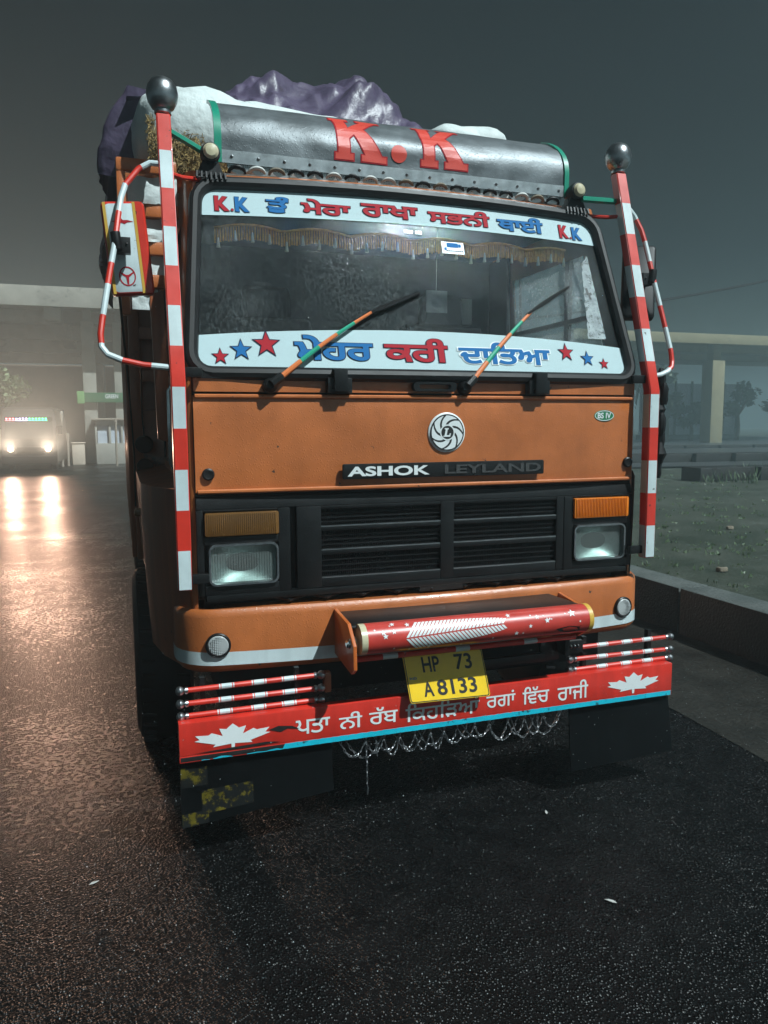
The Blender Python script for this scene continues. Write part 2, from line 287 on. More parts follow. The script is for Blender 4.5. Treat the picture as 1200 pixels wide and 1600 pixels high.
# ------------------------------------------------------------------ mesh builder
class MB:
    def __init__(s): s.v = []; s.f = []; s.m = []
    def add(s, vs, fs, mi=0):
        o = len(s.v); s.v += [tuple(p) for p in vs]
        for f in fs: s.f.append(tuple(i+o for i in f)); s.m.append(mi)
    def box(s, x0, x1, y0, y1, z0, z1, mi=0):
        s.add([(x0,y0,z0),(x1,y0,z0),(x1,y1,z0),(x0,y1,z0),(x0,y0,z1),(x1,y0,z1),(x1,y1,z1),(x0,y1,z1)],
              [(0,3,2,1),(4,5,6,7),(0,1,5,4),(1,2,6,5),(2,3,7,6),(3,0,4,7)], mi); return s
    def hexa(s, p, mi=0):      # 8 points: bottom 4 ccw, top 4 ccw
        s.add(p, [(0,3,2,1),(4,5,6,7),(0,1,5,4),(1,2,6,5),(2,3,7,6),(3,0,4,7)], mi); return s
    def tube(s, pts, r, n=8, mi=0, caps=True, mis=None, closed=False):
        pts = [Vector(p) for p in pts]; rs = r if isinstance(r, (list, tuple)) else [r]*len(pts)
        o = len(s.v); N = len(pts); prev = None
        for i, p in enumerate(pts):
            if closed: d = (pts[(i+1) % N]-pts[i-1])
            else: d = pts[min(i+1, N-1)]-pts[max(i-1, 0)]
            d.normalize()
            if prev is None:
                a = Vector((0, 0, 1)) if abs(d.z) < .9 else Vector((1, 0, 0))
                prev = d.cross(a).normalized()
            else:
                prev = (prev - d*prev.dot(d)).normalized()
            b = d.cross(prev)
            for k in range(n):
                t = 2*math.pi*(k+.5)/n
                s.v.append(tuple(p+rs[i]*(math.cos(t)*prev+math.sin(t)*b)))
        for i in range(N if closed else N-1):
            for k in range(n):
                a = o+i*n+k; b_ = o+i*n+(k+1) % n; j = o+((i+1) % N)*n
                s.f.append((a, b_, j+(k+1) % n, j+k)); s.m.append(mis[i] if mis else mi)
        if caps and not closed:
            s.f.append(tuple(o+k for k in range(n))[::-1]); s.m.append(mis[0] if mis else mi)
            s.f.append(tuple(o+(N-1)*n+k for k in range(n))); s.m.append(mis[-1] if mis else mi)
        return s
    def lathe(s, prof, c, axis=(0, 0, 1), n=20, mi=0):   # prof: (r, h)
        ax = Vector(axis).normalized(); a = Vector((0, 0, 1)) if abs(ax.z) < .9 else Vector((1, 0, 0))
        e1 = ax.cross(a).normalized(); e2 = ax.cross(e1); c = Vector(c); o = len(s.v)
        for r, h in prof:
            for k in range(n):
                t = 2*math.pi*k/n; s.v.append(tuple(c+ax*h+max(r, 1e-4)*(math.cos(t)*e1+math.sin(t)*e2)))
        for i in range(len(prof)-1):
            for k in range(n):
                s.f.append((o+i*n+k, o+i*n+(k+1) % n, o+(i+1)*n+(k+1) % n, o+(i+1)*n+k)); s.m.append(mi)
        s.f.append(tuple(o+k for k in range(n))[::-1]); s.m.append(mi)
        s.f.append(tuple(o+(len(prof)-1)*n+k for k in range(n))); s.m.append(mi)
        return s
    def grid(s, fn, nu, nv, mi=0, closed_u=False):
        o = len(s.v)
        for j in range(nv+1):
            for i in range(nu+1): s.v.append(tuple(fn(i/nu, j/nv)))
        for j in range(nv):
            for i in range(nu):
                a = o+j*(nu+1)+i; s.f.append((a, a+1, a+nu+2, a+nu+1)); s.m.append(mi)
        return s
    def prism(s, poly, fn, h, mi=0):    # 2D polygon -> fn(u,v,w) , thickness h
        n = len(poly); o = len(s.v)
        for ww in (0, h):
            for u, v in poly: s.v.append(tuple(fn(u, v, ww)))
        s.f.append(tuple(o+i for i in range(n))); s.m.append(mi)
        s.f.append(tuple(o+n+i for i in range(n))[::-1]); s.m.append(mi)
        for i in range(n):
            j = (i+1) % n; s.f.append((o+i, o+n+i, o+n+j, o+j)); s.m.append(mi)
        return s
    def tris(s, T, fn, mi=0):           # T = (pts2d, faces)
        s.add([fn(*p) for p in T[0]], T[1], mi); return s
    def build(s, name, mats, parent=None, bevel=0, smooth=35, seg=2, recalc=True, weld=False):
        if not isinstance(mats, (list, tuple)): mats = [mats]
        off = Vector((0, 0, 0))
        if parent is not None: off = ORG[parent.name]
        me = bpy.data.meshes.new(name)
        me.from_pydata([tuple(Vector(p)-off) for p in s.v], [], s.f)
        for m in mats: me.materials.append(M[m] if isinstance(m, str) else m)
        for p, i in zip(me.polygons, s.m): p.material_index = i
        bm = bmesh.new(); bm.from_mesh(me)
        if weld: bmesh.ops.remove_doubles(bm, verts=bm.verts, dist=1e-4)
        if recalc: bmesh.ops.recalc_face_normals(bm, faces=bm.faces)
        if bevel:
            es = [e for e in bm.edges if len(e.link_faces) == 2 and e.calc_face_angle(0) > .5]
            bmesh.ops.bevel(bm, geom=es, offset=bevel, segments=seg, profile=.6, affect='EDGES', clamp_overlap=True)
        bm.to_mesh(me); bm.free()
        if smooth:
            me.polygons.foreach_set('use_smooth', [True]*len(me.polygons))
            me.set_sharp_from_angle(angle=R(smooth))
        ob = bpy.data.objects.new(name, me); COL.objects.link(ob)
        if parent is not None: ob.parent = parent; ORG[ob.name] = off
        else: ORG[ob.name] = off
        return ob
ORG = {}
def thing(name, label, cat, loc=(0, 0, 0), group=None):
    o = bpy.data.objects.new(name, None); COL.objects.link(o); o.location = loc; o.empty_display_size = .2
    o['label'] = label; o['category'] = cat
    if group: o['group'] = group
    ORG[o.name] = Vector(loc); return o
def tag(o, label, cat, group=None):
    o['label'] = label; o['category'] = cat
    if group: o['group'] = group
    return o
def struct(o, kind='structure'): o['kind'] = kind; return o
def move_origin(o, p):    # put a top-level mesh's origin at its base
    p = Vector(p); o.data.transform(Matrix.Translation(-p)); o.location = p; return o
def rrect(w, h, r, n=4):
    P = []
    for cx, cy, a0 in ((w-r, h-r, 0), (-w+r, h-r, 90), (-w+r, -h+r, 180), (w-r, -h+r, 270)):
        for k in range(n+1):
            a = R(a0+90*k/n); P.append((cx+r*math.cos(a), cy+r*math.sin(a)))
    return P
def ell(a, b, n=24): return [(a*math.cos(2*math.pi*k/n), b*math.sin(2*math.pi*k/n)) for k in range(n)]
def star(r, ri=.42, n=5, rot=90): return [((r if k % 2 == 0 else r*ri)*math.cos(R(rot+180*k/n)), (r if k % 2 == 0 else r*ri)*math.sin(R(rot+180*k/n))) for k in range(2*n)]

# ---- filled 2D outlines (nonzero winding), used for all lettering
def fill(polys):
    vs, es = [], []
    for P in polys:
        o = len(vs); vs += [Vector((p[0], p[1])) for p in P]; es += [(o+i, o+(i+1) % len(P)) for i in range(len(P))]
    r = delaunay_2d_cdt(vs, es, [], 0, 1e-5)
    ov, of = r[0], r[2]; keep = []
    for f in of:
        c = Vector((0, 0))
        for i in f: c += ov[i]
        c /= len(f); wn_ = 0
        for P in polys:
            for i in range(len(P)):
                a = P[i]; b = P[(i+1) % len(P)]
                if (a[1] <= c.y) != (b[1] <= c.y):
                    cr = (b[0]-a[0])*(c.y-a[1])-(c.x-a[0])*(b[1]-a[1])
                    if b[1] > a[1] and cr > 0: wn_ += 1
                    elif b[1] <= a[1] and cr < 0: wn_ -= 1
        if wn_ != 0: keep.append(tuple(f))
    return [(v.x, v.y) for v in ov], keep
def contours(text, res=5):
    cu = bpy.data.curves.new('letters', 'FONT'); cu.body = text; cu.size = 1.0
    ob = bpy.data.objects.new('letters', cu); COL.objects.link(ob); bpy.context.view_layer.update()
    cv = ob.to_curve(bpy.context.evaluated_depsgraph_get()); out = []
    for sp in cv.splines:
        bp = sp.bezier_points; P = []
        if not len(bp): continue
        for i in range(len(bp)):
            a = bp[i]; b = bp[(i+1) % len(bp)]
            straight = (a.handle_right-a.co).length < 1e-5 and (b.handle_left-b.co).length < 1e-5
            mid = (a.co+b.co)/2
            d = b.co-a.co
            if not straight and d.length > 1e-6:
                h1 = abs((a.handle_right-a.co).cross(d).z)/d.length; h2 = abs((b.handle_left-b.co).cross(d).z)/d.length
                straight = h1 < 2e-3 and h2 < 2e-3
            k = 1 if straight else res
            for j in range(k):
                t = j/k; u = 1-t
                q = a.co*u**3+a.handle_right*3*u*u*t+b.handle_left*3*u*t*t+b.co*t**3
                if not P or (Vector((q.x, q.y))-Vector(P[-1])).length > 1e-4: P.append((q.x, q.y))
        if len(P) > 2: out.append(P)
    ob.to_curve_clear(); bpy.data.objects.remove(ob); bpy.data.curves.remove(cu)
    return out
def grow(polys, d):
    # signed area of all contours decides which way is out
    tot = sum(P[i][0]*P[(i+1) % len(P)][1]-P[(i+1) % len(P)][0]*P[i][1] for P in polys for i in range(len(P)))
    sg = 1 if tot > 0 else -1; out = []
    for P in polys:
        n = len(P); Q = []
        for i in range(n):
            a = Vector(P[i-1]); b = Vector(P[i]); c = Vector(P[(i+1) % n])
            d1 = (b-a).normalized(); d2 = (c-b).normalized()
            n1 = Vector((d1.y, -d1.x))*sg; n2 = Vector((d2.y, -d2.x))*sg
            m = (n1+n2)
            if m.length < .3: m = n1
            m.normalize(); k = 1/max(.6, m.dot(n1))
            Q.append((b.x+m.x*d*k, b.y+m.y*d*k))
        out.append(Q)
    return out
TXT = {}
def text_polys(text, bold=0.):
    if text not in TXT: TXT[text] = contours(text)
    P = TXT[text]
    return grow(P, bold) if bold else P
def fitted(text, x0, x1, z0, z1, bold=0., extra=0.):
    """letters scaled to fill a box; returns filled tris in box coordinates"""
    P = text_polys(text, bold)
    xs = [p[0] for q in P for p in q]; ys = [p[1] for q in P for p in q]
    ax, bx, ay, by = min(xs), max(xs), min(ys), max(ys)
    if extra: P = text_polys(text, bold+extra)
    return fill([[(x0+(p[0]-ax)/(bx-ax)*(x1-x0), z0+(p[1]-ay)/(by-ay)*(z1-z0)) for p in q] for q in P])
def shape(poly, cx, cz, sx=1, sz=1): return fill([[(cx+p[0]*sx, cz+p[1]*sz) for p in poly]])

MAPLE = [(0,1.0),(-.17,.64),(-.36,.73),(-.27,.16),(-.56,.47),(-.65,.33),(-1.0,.40),(-.88,.08),(-1.02,.0),(-.47,-.40),(-.53,-.57),(-.05,-.48),(-.04,-.85)]
MAPLE = MAPLE + [(-x, z) for x, z in MAPLE[:0:-1]]
SLABK = [(0,0),(.30,0),(.30,.10),(.24,.10),(.24,.36),(.33,.45),(.50,.10),(.44,.10),(.44,0),(.86,0),(.86,.10),(.78,.10),(.50,.60),(.76,.90),(.84,.90),(.84,1),(.46,1),(.46,.90),(.52,.90),(.24,.58),(.24,.90),(.30,.90),(.30,1),(0,1),(0,.90),(.05,.90),(.05,.10),(0,.10)]

# ================================================================== THE SETTING
g = MB(); g.add([(-170,-60,0),(170,-60,0),(170,260,0),(-170,260,0)], [(0,1,2,3)]); struct(g.build('road', 'asphalt', smooth=0))
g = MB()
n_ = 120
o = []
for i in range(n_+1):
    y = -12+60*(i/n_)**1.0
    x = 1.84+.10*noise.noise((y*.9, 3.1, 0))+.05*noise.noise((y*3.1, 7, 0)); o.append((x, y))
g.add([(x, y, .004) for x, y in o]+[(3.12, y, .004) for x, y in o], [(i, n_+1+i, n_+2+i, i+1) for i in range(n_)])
struct(g.build('kerbside_strip', 'kerbside_strip', smooth=0))  # slightly paler strip of ground along the kerb
k = MB()
for i in range(24):
    y0 = -8+i*2.5
    e = .012*random.uniform(-1, 1)
    k.box(3.10+e, 3.42+e, y0, y0+2.485, -.1, .40+.006*random.uniform(-1, 1))
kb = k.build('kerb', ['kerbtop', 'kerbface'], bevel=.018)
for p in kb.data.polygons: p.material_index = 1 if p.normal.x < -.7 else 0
struct(kb)
L = MB()
def lotz(x, y): return .375+.025*noise.noise((x*.5, y*.5, 0))+.012*noise.noise((x*2, y*2, 4))
L.grid(lambda u, v: (3.40+(u**2)*60, -10+v*80, lotz(3.4+u*u*60, -10+v*80) if u > 0.02 else .37), 70, 130)
L.add([(63.4,-10,.37),(169,-10,.37),(169,250,.37),(63.4,250,.37)], [(0,1,2,3)])
struct(L.build('lot_ground', 'lot'))
g = MB(); g.add([(9,17.5,.44),(90,10,.44),(120,60,.44),(18,60,.44)], [(0,1,2,3)])
struct(g.build('pavement', 'pavement', smooth=0))

# haze: damp misty air lit by the lamps
hz = MB(); hz.box(-175, 175, -65, 265, -1.0, 11.8); hzo = struct(hz.build('haze', [], smooth=0), 'stuff')
hm = bpy.data.materials.new('mist'); hm.use_nodes = True; hn = hm.node_tree.nodes; hn.remove(hn['Principled BSDF'])
pv = hn.new('ShaderNodeVolumePrincipled'); pv.inputs['Anisotropy'].default_value = .55; pv.inputs['Density'].default_value = .0078; pv.inputs['Color'].default_value = (.68, .90, .96, 1)
hm.node_tree.links.new(pv.outputs[0], hn['Material Output'].inputs['Volume']); hzo.data.materials.append(hm)

# ================================================================== THE TRUCK
T = thing('cargo_truck', 'orange cargo truck parked head-on with red and white striped poles and white lettered windscreen', 'truck', (0, 1.5, 0))
ZB = 2.03
def bow(x): return -.03*(1-min(1, abs(x)/1.08)**2)
def yw(x, z): return .02+(z-ZB)*.3415+bow(x)
def hw(z): return 1.078-(z-2.03)*.0866
def cw(z): return 1.13-max(0, z-2.0)*.075
def arch(x): return max(0, 1-(x/1.0)**2)

# --- cab shell
b = MB()
ZT = 2.93
for s in (-1, 1):
    zs = [1.0, 1.5, 1.94, 2.06, 2.40, 2.72, ZT]
    for i in range(len(zs)-1):
        z0, z1 = zs[i], zs[i+1]
        def yf(z): return .10 if z < 2.03 else .10+(z-2.03)*.3415
        cols0 = [yf(z0), yf(z0)+.12, 1.25, 1.62]; cols1 = [yf(z1), yf(z1)+.12, 1.25, 1.62]
        for j in range(3):
            if j == 1 and 2.05 < z0 < 2.71: continue
            b.add([(s*cw(z0), cols0[j], z0), (s*cw(z0), cols0[j+1], z0), (s*cw(z1), cols1[j+1], z1), (s*cw(z1), cols1[j], z1)], [(0, 1, 2, 3)])
        # corner post, rounded, to the front
        def ring(z):
            xo = cw(z); yo = yf(z); xi = (hw(z)+.012) if z > 2.0 else 1.092; yi = (yw(xi, z) if z > 2.03 else .012)
            P = []
            for q in range(6):
                t = q/5*math.pi/2
                P.append((s*(xi+(xo-xi)*math.sin(t)), yi+(yo-yi)*(1-math.cos(t)), z))
            return P
        A, B = ring(z0), ring(z1); o = len(b.v)
        b.add(A+B, [(q, q+1, q+7, q+6) for q in range(5)])
# roof, domed, with front header
def roof(u, v):
    x = (2*u-1)*cw(ZT); t = v
    y = yw(x, 2.87)*(1-t)+1.62*t if t > 0 else yw(x, 2.87)
    prof = [(0, 2.875), (.03, 2.915), (.08, 2.945), (.2, 2.965), (1, 2.97)]
    for a in range(4):
        if prof[a][0] <= t <= prof[a+1][0]:
            k_ = (t-prof[a][0])/(prof[a+1][0]-prof[a][0]); z = prof[a][1]+k_*(prof[a+1][1]-prof[a][1]); break
    z += .03*arch(x/1.08) - max(0, abs(x)-.95)*.35*min(1, t*12)
    return (x, y, z)
tv = [0, .03, .08, .2, .5, 1]
b.grid(lambda u, v: roof(u, tv[int(round(v*5))]), 24, 5)
b.box(-1.12, 1.12, 1.60, 1.65, 1.0, 2.95)
# cowl strip above the front flap
b.box(-1.085, 1.085, -.012, .06, 1.943, 2.0)
b.build('cab', 'paint', T, bevel=0, smooth=40, weld=True)
# lining inside the cab
b = MB()
b.box(-1.08, 1.08, 1.54, 1.58, 1.3, 2.9); b.box(-1.08, 1.08, .05, 1.56, 1.26, 1.30)
b.box(-1.03, 1.03, .42, 1.56, 2.885, 2.91)
for s in (-1, 1):
    b.box(s*1.09-.012, s*1.09+.012, .16, 1.55, 1.3, 2.04)
    b.box(s*1.05-.012, s*1.05+.012, 1.28, 1.55, 2.04, 2.88)
b.build('cab_lining', 'interior', T, smooth=0)
b = MB(); b.box(-1.05, 1.05, .06, .40, 1.80, 1.98); b.box(-.85, -.35, .10, .42, 1.97, 2.06)
b.build('dashboard', 'black', T, bevel=.03)
for sx in (-.55, .55):
    b = MB(); b.box(sx-.26, sx+.26, 1.15, 1.32, 1.65, 2.42); b.box(sx-.26, sx+.26, .72, 1.3, 1.5, 1.68); b.box(sx-.14, sx+.14, 1.18, 1.28, 2.40, 2.60)
    b.build('cab_seat', 'seatcloth', T, bevel=.05, seg=3)
b = MB(); pts = []
cst = Vector((-.58, .50, 2.13)); a1 = Vector((1, 0, 0)); a2 = Vector((0, .75, .66))
b.tube([cst+.22*(math.cos(t)*a1+math.sin(t)*a2) for t in [2*math.pi*i/28 for i in range(28)]], .014, 8, closed=True)
for t in (R(90), R(210), R(330)): b.tube([cst, cst+.22*(math.cos(t)*a1+math.sin(t)*a2)], .012, 6)
b.tube([cst, cst+Vector((0, -.2, -.22))], .03, 8)
b.build('steering_wheel', 'black', T)
b = MB(); b.box(.655, .90, 1.515, 1.536, 2.47, 2.64)
b.build('back_wall_notice', ['pale', 'interior'], T, bevel=.006)
# --- windscreen glass and seal
b = MB(); b.grid(lambda u, v: (lambda z: ((2*u-1)*hw(z), yw((2*u-1)*hw(z), z), z))(2.03+v*(.82+.03*arch(2*u-1))), 24, 10)
b.build('windscreen', 'windscreen', T, smooth=60, recalc=False)
b = MB(); P = []
zc, hh = 2.445, .425
for (sx, sz) in ((1, 1), (-1, 1), (-1, -1), (1, -1)):
    for k_ in range(6):
        a = R({(1, 1): 0, (-1, 1): 90, (-1, -1): 180, (1, -1): 270}[(sx, sz)]+90*k_/5); r = .09
        zz = zc+sz*(hh-r)+r*math.sin(a); xx = sx*(hw(zz)+.014-r)+r*math.cos(a); P.append((xx, zz))
Q = []
for i in range(len(P)):
    a, c = P[i], P[(i+1) % len(P)]; nn = 12 if abs(a[0]-c[0]) > .8 else (5 if abs(a[1]-c[1]) > .4 else 1)
    for j in range(nn):
        t = j/nn; x = a[0]+(c[0]-a[0])*t; z = a[1]+(c[1]-a[1])*t
        if z > 2.8: z += .028*arch(x)
        Q.append((x, yw(x, z)-.008, z))
b.tube(Q, .030, 10, closed=True)
b.box(-1.07, 1.07, -.02, .05, 1.998, 2.022)
b.build('windscreen_seal', 'rubber', T)

# --- white strips with lettering
def onglass(d): return lambda u, v: (u, yw(u, v)-d, v)
b = MB(); b.grid(lambda u, v: (lambda x, z: (x, yw(x, z)-.004, z))((2*u-1)*(hw(2.78)-.012), (2.722+.026*arch(2*u-1))*(1-v)+(2.846+.028*arch(2*u-1))*v), 32, 2)
top = b.build('sun_strip', 'strip', T, smooth=60, recalc=False)
def word(bm, txt, x0, x1, z0, z1, mi, bold=.03, fn=None, d=.007, edge=.022, dark=2):
    fn = fn or onglass
    if edge: bm.tris(fitted(txt, x0, x1, z0, z1, bold, edge), fn(d), dark)
    bm.tris(fitted(txt, x0, x1, z0, z1, bold), fn(d+.0018), mi)
b = MB(); ML = ['letter_red', 'letter_blue', 'letter_dark', 'letter_white']
def tz(x): return .028*arch(x)
word(b, 'K', -.945, -.880, 2.745, 2.815, 0, .06)
word(b, '.', -.874, -.862, 2.748, 2.760, 0, .05)
word(b, 'K', -.855, -.792, 2.747, 2.817, 1, .06)
word(b, 'ਤੂੰ', -.715, -.612, 2.755, 2.832, 1, .035)
word(b, 'ਮੇਰਾ', -.555, -.322, 2.762, 2.836, 0, .03)
word(b, 'ਰਾਖਾ', -.268, .015, 2.772, 2.836, 0, .03)
word(b, 'ਸਭਨੀ', .068, .398, 2.768, 2.846, 0, .03)
word(b, 'ਥਾਈਂ', .440, .700, 2.760, 2.840, 1, .03)
word(b, 'K', .795, .850, 2.748, 2.818, 0, .06)
word(b, '.', .856, .866, 2.748, 2.758, 0, .05)
word(b, 'K', .872, .930, 2.744, 2.812, 1, .06)
b.build('strip_lettering', ML, top, smooth=0)
b = MB(); b.grid(lambda u, v: (lambda x, z: (x, yw(x, z)-.004, z))((2*u-1)*(hw(2.1)-.016), 2.043*(1-v)+(2.182+.048*arch(2*u-1))*v), 32, 2)
low = b.build('lower_strip', 'strip', T, smooth=60, recalc=False)
b = MB()
word(b, 'ਮੇਹਰ', -.645, -.29, 2.085, 2.195, 1, .03)
word(b, 'ਕਰੀ', -.235, .075, 2.085, 2.195, 0, .03)
word(b, 'ਦਾਿਤਆ', .130, .62, 2.083, 2.188, 1, .03, edge=.035, dark=3)
for x, z, r, mi in ((-.966, 2.092, .034, 0), (-.877, 2.122, .044, 1), (-.767, 2.150, .056, 0), (.715, 2.150, .042, 0), (.835, 2.122, .036, 1), (.93, 2.098, .027, 0)):
    b.tris(shape(star(r*1.18), x, z), onglass(.007), 2); b.tris(shape(star(r*.95), x, z), onglass(.0088), mi)
b.build('strip_lettering', ML, low, smooth=0)

# added pale card, hung in the light as a bright patch behind glass
b = MB(); b.box(.110, .225, .375, .379, 2.365, 2.475); b.tube([(.165, .377, 2.475), (.16, .35, 2.86)], .002, 4); b.build('added_bright_card', 'pale', T, bevel=.003)
# torn whitish film strip at the right edge of the glass
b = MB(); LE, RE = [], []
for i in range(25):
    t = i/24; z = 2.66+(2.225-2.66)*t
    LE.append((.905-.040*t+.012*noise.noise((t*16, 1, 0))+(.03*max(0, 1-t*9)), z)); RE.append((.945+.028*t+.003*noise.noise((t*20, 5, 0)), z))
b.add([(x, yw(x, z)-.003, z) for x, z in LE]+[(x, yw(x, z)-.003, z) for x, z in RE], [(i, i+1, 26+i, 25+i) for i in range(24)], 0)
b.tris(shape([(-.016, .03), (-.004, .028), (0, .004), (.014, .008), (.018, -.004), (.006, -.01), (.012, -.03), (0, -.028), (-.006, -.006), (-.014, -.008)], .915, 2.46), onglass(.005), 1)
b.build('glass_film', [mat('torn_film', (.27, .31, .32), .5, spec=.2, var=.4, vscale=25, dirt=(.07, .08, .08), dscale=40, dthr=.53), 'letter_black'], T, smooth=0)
# stickers inside the top of the glass
b = MB(); b.grid(lambda u, v: (lambda x, z: (x, yw(x, z)-.004, z))(.12+.115*u, 2.618+.058*v), 3, 2)
st = b.build('glass_sticker', 'white', T, smooth=0, recalc=False)
b = MB()
b.tris(shape(rrect(.030, .011, .004), .175, 2.661), onglass(.0065), 0); b.tris(shape(rrect(.007, .007, .003), .137, 2.641), onglass(.0065), 0); b.tris(shape(rrect(.007, .008, .003), .213, 2.660), onglass(.0065), 0)
for kx in range(9): b.tris(shape(rrect(.004, .0025, .001), .145+kx*.010, 2.632), onglass(.0065), 1)
b.build('sticker_print', ['letter_blue', 'letter_dark'], st, smooth=0)
b = MB()
for kx in range(8):
    if kx != 4: b.tris(shape(rrect(.005, .009, .002), -.062+kx*.0115, 2.712), onglass(.004), 0)
b.build('glass_print', ['letter_white'], T, smooth=0)

# --- bead curtain inside
b = MB(); nst = 150
def fr(x): return 2.640+.022*abs(math.sin((x+.95)*math.pi/.31))
for i in range(nst):
    x = -.95+i*1.78/nst; zt = fr(x)+.03; zb = zt-.058-.006*random.random(); yy = yw(x, zt)+.022+.004*random.random()
    ww = 1.78/nst*.68
    b.box(x, x+ww, yy, yy+.004, zb, zt)
b.tube([(-.95+i*1.78/60, yw(-.95+i*1.78/60, 2.67)+.022, fr(-.95+i*1.78/60)+.032) for i in range(61)], .006, 6)
frn = b.build('fringe_curtain', 'fringe', T, smooth=0)
for i in range(24):
    x = -.935+i*1.75/23; z = fr(x)-.028; b = MB()
    dz = random.uniform(-.012, .012)
    b.lathe([(.002, .024), (.004, .018), (.005, .010), (.007, -.006), (.009, -.020), (.003, -.022)], (x, yw(x, z)+.026, z+dz), n=8)
    b.build('tassel', 'tassel', frn)

# --- front flap
b = MB()
def flap(u, v):
    x = (2*u-1)*1.088; z = 1.518+v*.410
    return (x, -.004+bow(x)*.7+(.008 if v in (0., 1.) else 0), z)
b.grid(flap, 24, 6); o = len(b.v)
b.add([(-1.088, -.004, 1.518), (1.088, -.004, 1.518), (1.088, .05, 1.518), (-1.088, .05, 1.518)], [(0, 1, 2, 3)])
b.add([(-1.088, -.004, 1.928), (1.088, -.004, 1.928), (1.088, .05, 1.928), (-1.088, .05, 1.928)], [(3, 2, 1, 0)])
for s in (-1, 1): b.add([(s*1.088, .004, 1.518), (s*1.088, .05, 1.518), (s*1.088, .05, 1.928), (s*1.088, .004, 1.928)], [(0, 1, 2, 3)])
fl = b.build('front_flap', 'paint', T, weld=True, smooth=30)
b = MB(); b.tube([(-1.08+2.16*i/20, -.006+bow(-1.08+2.16*i/20)*.7, 1.522) for i in range(21)], .010, 8); b.tube([(-1.08+2.16*i/20, -.002+bow(-1.08+2.16*i/20)*.7, 1.924) for i in range(21)], .010, 8)
b.build('flap_edge', 'paint', fl)
b = MB(); b.box(-1.09, 1.09, .03, .07, 1.49, 1.945); b.box(-1.10, 1.10, .02, .07, 1.45, 1.52)
b.build('flap_backing', 'dark', T, smooth=0)
# emblem: round badge with swirling blades and L
def face(d): return lambda u, v: (u, -.006+bow(u)*.7-d, v)
ex, ez = .050, 1.764; b = MB()
b.lathe([(.092, 0), (.092, .012), (.086, .016), (.0, .016)], (ex, -.018, ez), (0, -1, 0), 40, 0)
b.lathe([(.084, 0), (.084, .003), (0, .003)], (ex, -.034, ez), (0, -1, 0), 40, 1)
fe = lambda d: (lambda u, v: (u, -.0375-d, v))
for k_ in range(7):
    a0 = 2*math.pi*k_/7; P = []
    for t in range(9): P.append((.078*math.cos(a0+t/8*.74), .078*math.sin(a0+t/8*.74)))
    for t in range(9):
        f = t/8; rr = .078-f*.040; aa = a0+1.05-.10+f*.95-.62*f*0; P.append((rr*math.cos(a0+.74+f*.72), rr*math.sin(a0+.74+f*.72)))
    for t in range(7):
        f = 1-t/6; rr = .078-f*.044; P.append((rr*math.cos(a0+f*.98), rr*math.sin(a0+f*.98)))
    b.tris(shape(P, ex, ez), fe(0), 0)
b.tris(fill([[(ex+p[0], ez+p[1]) for p in ell(.037, .037)], [(ex+p[0], ez+p[1]) for p in ell(.031, .031)][::-1]]), fe(.001), 0)
b.tris(shape([(-.014, .020), (.006, .020), (.005, .014), (.001, .014), (-.004, -.012), (.009, -.012), (.011, -.004), (.017, -.004), (.013, -.020), (-.021, -.020), (-.020, -.014), (-.015, -.014), (-.009, .014), (-.014, .014)], ex, ez), fe(.002), 0)
b.build('emblem', ['letter_white', 'letter_black'], fl)
b = MB(); b.prism(rrect(.505, .034, .008), lambda u, v, w_: (.048+u, -.026-w_+bow(.048+u)*.5, 1.595+v), .012)
npl = b.build('name_plate', 'black', fl, bevel=.004)
b = MB(); nf = lambda d: (lambda u, v: (u, -.0395+bow(u)*.5-d, v))
b.tris(fitted('ASHOK', -.435, -.045, 1.573, 1.617, .035), nf(0), 0)
b.tris(fitted('LEYLAND', .03, .535, 1.575, 1.616, .03), nf(0), 1)
b.build('plate_lettering', ['letter_white', mat('bare_letter', (.05, .05, .05), .25)], npl, smooth=0)
b = MB(); b.prism(ell(.058, .028, 28), lambda u, v, w_: (.911+u, -.010-w_, 1.840+v), .003, 0)
stk = b.build('emission_sticker', 'sticker_green', fl)
b = MB(); b.tris(fill([[(.911+p[0]*1.0, 1.84+p[1]) for p in ell(.055, .0255)], [(.911+p[0], 1.84+p[1]) for p in ell(.0515, .0222)][::-1]]), lambda u, v: (u, -.0142, v), 0)
b.tris(fitted('BS IV', .872, .950, 1.826, 1.855, .03), lambda u, v: (u, -.0142, v), 0); b.build('sticker_lettering', ['letter_white'], stk, smooth=0)
for s, z in ((-1.035, 1.596), (1.058, 1.605)):
    b = MB(); b.lathe([(.026, 0), (.026, .010), (.020, .014), (.012, .012), (0, .012)], (s, -.006, z), (0, -1, 0), 20); b.build('flap_lock', 'rubber', fl)
# hinges and grab handle on the cowl
for x in (-.465, .52):
    b = MB(); b.box(x-.055, x+.055, -.055, -.008, 1.94, 2.005); b.box(x-.03, x+.03, -.075, -.012, 1.945, 2.045)
    for q in (-.03, .03): b.lathe([(.008, 0), (.008, .006), (0, .008)], (x+q, -.055, 1.96), (0, -1, 0), 8)
    b.build('hinge', 'black', T, bevel=.010)
b = MB(); pr_ = rrect(.105, .021, .018, 5); pi_ = rrect(.078, .010, .009, 5)[::-1]
tf = fill([[(-.014+x, 1.972+z) for x, z in pr_], [(-.014+x, 1.972+z) for x, z in pi_]])
b.tris(tf, lambda u, v: (u, -.050, v)); b.tris(tf, lambda u, v: (u, -.016, v))
for PP in (pr_, pi_):
    n = len(PP); b.add([(-.014+x, yy, 1.972+z) for yy in (-.050, -.016) for x, z in PP], [(i, (i+1) % n, n+(i+1) % n, n+i) for i in range(n)])
b.build('grab_handle', 'black', T, weld=True)

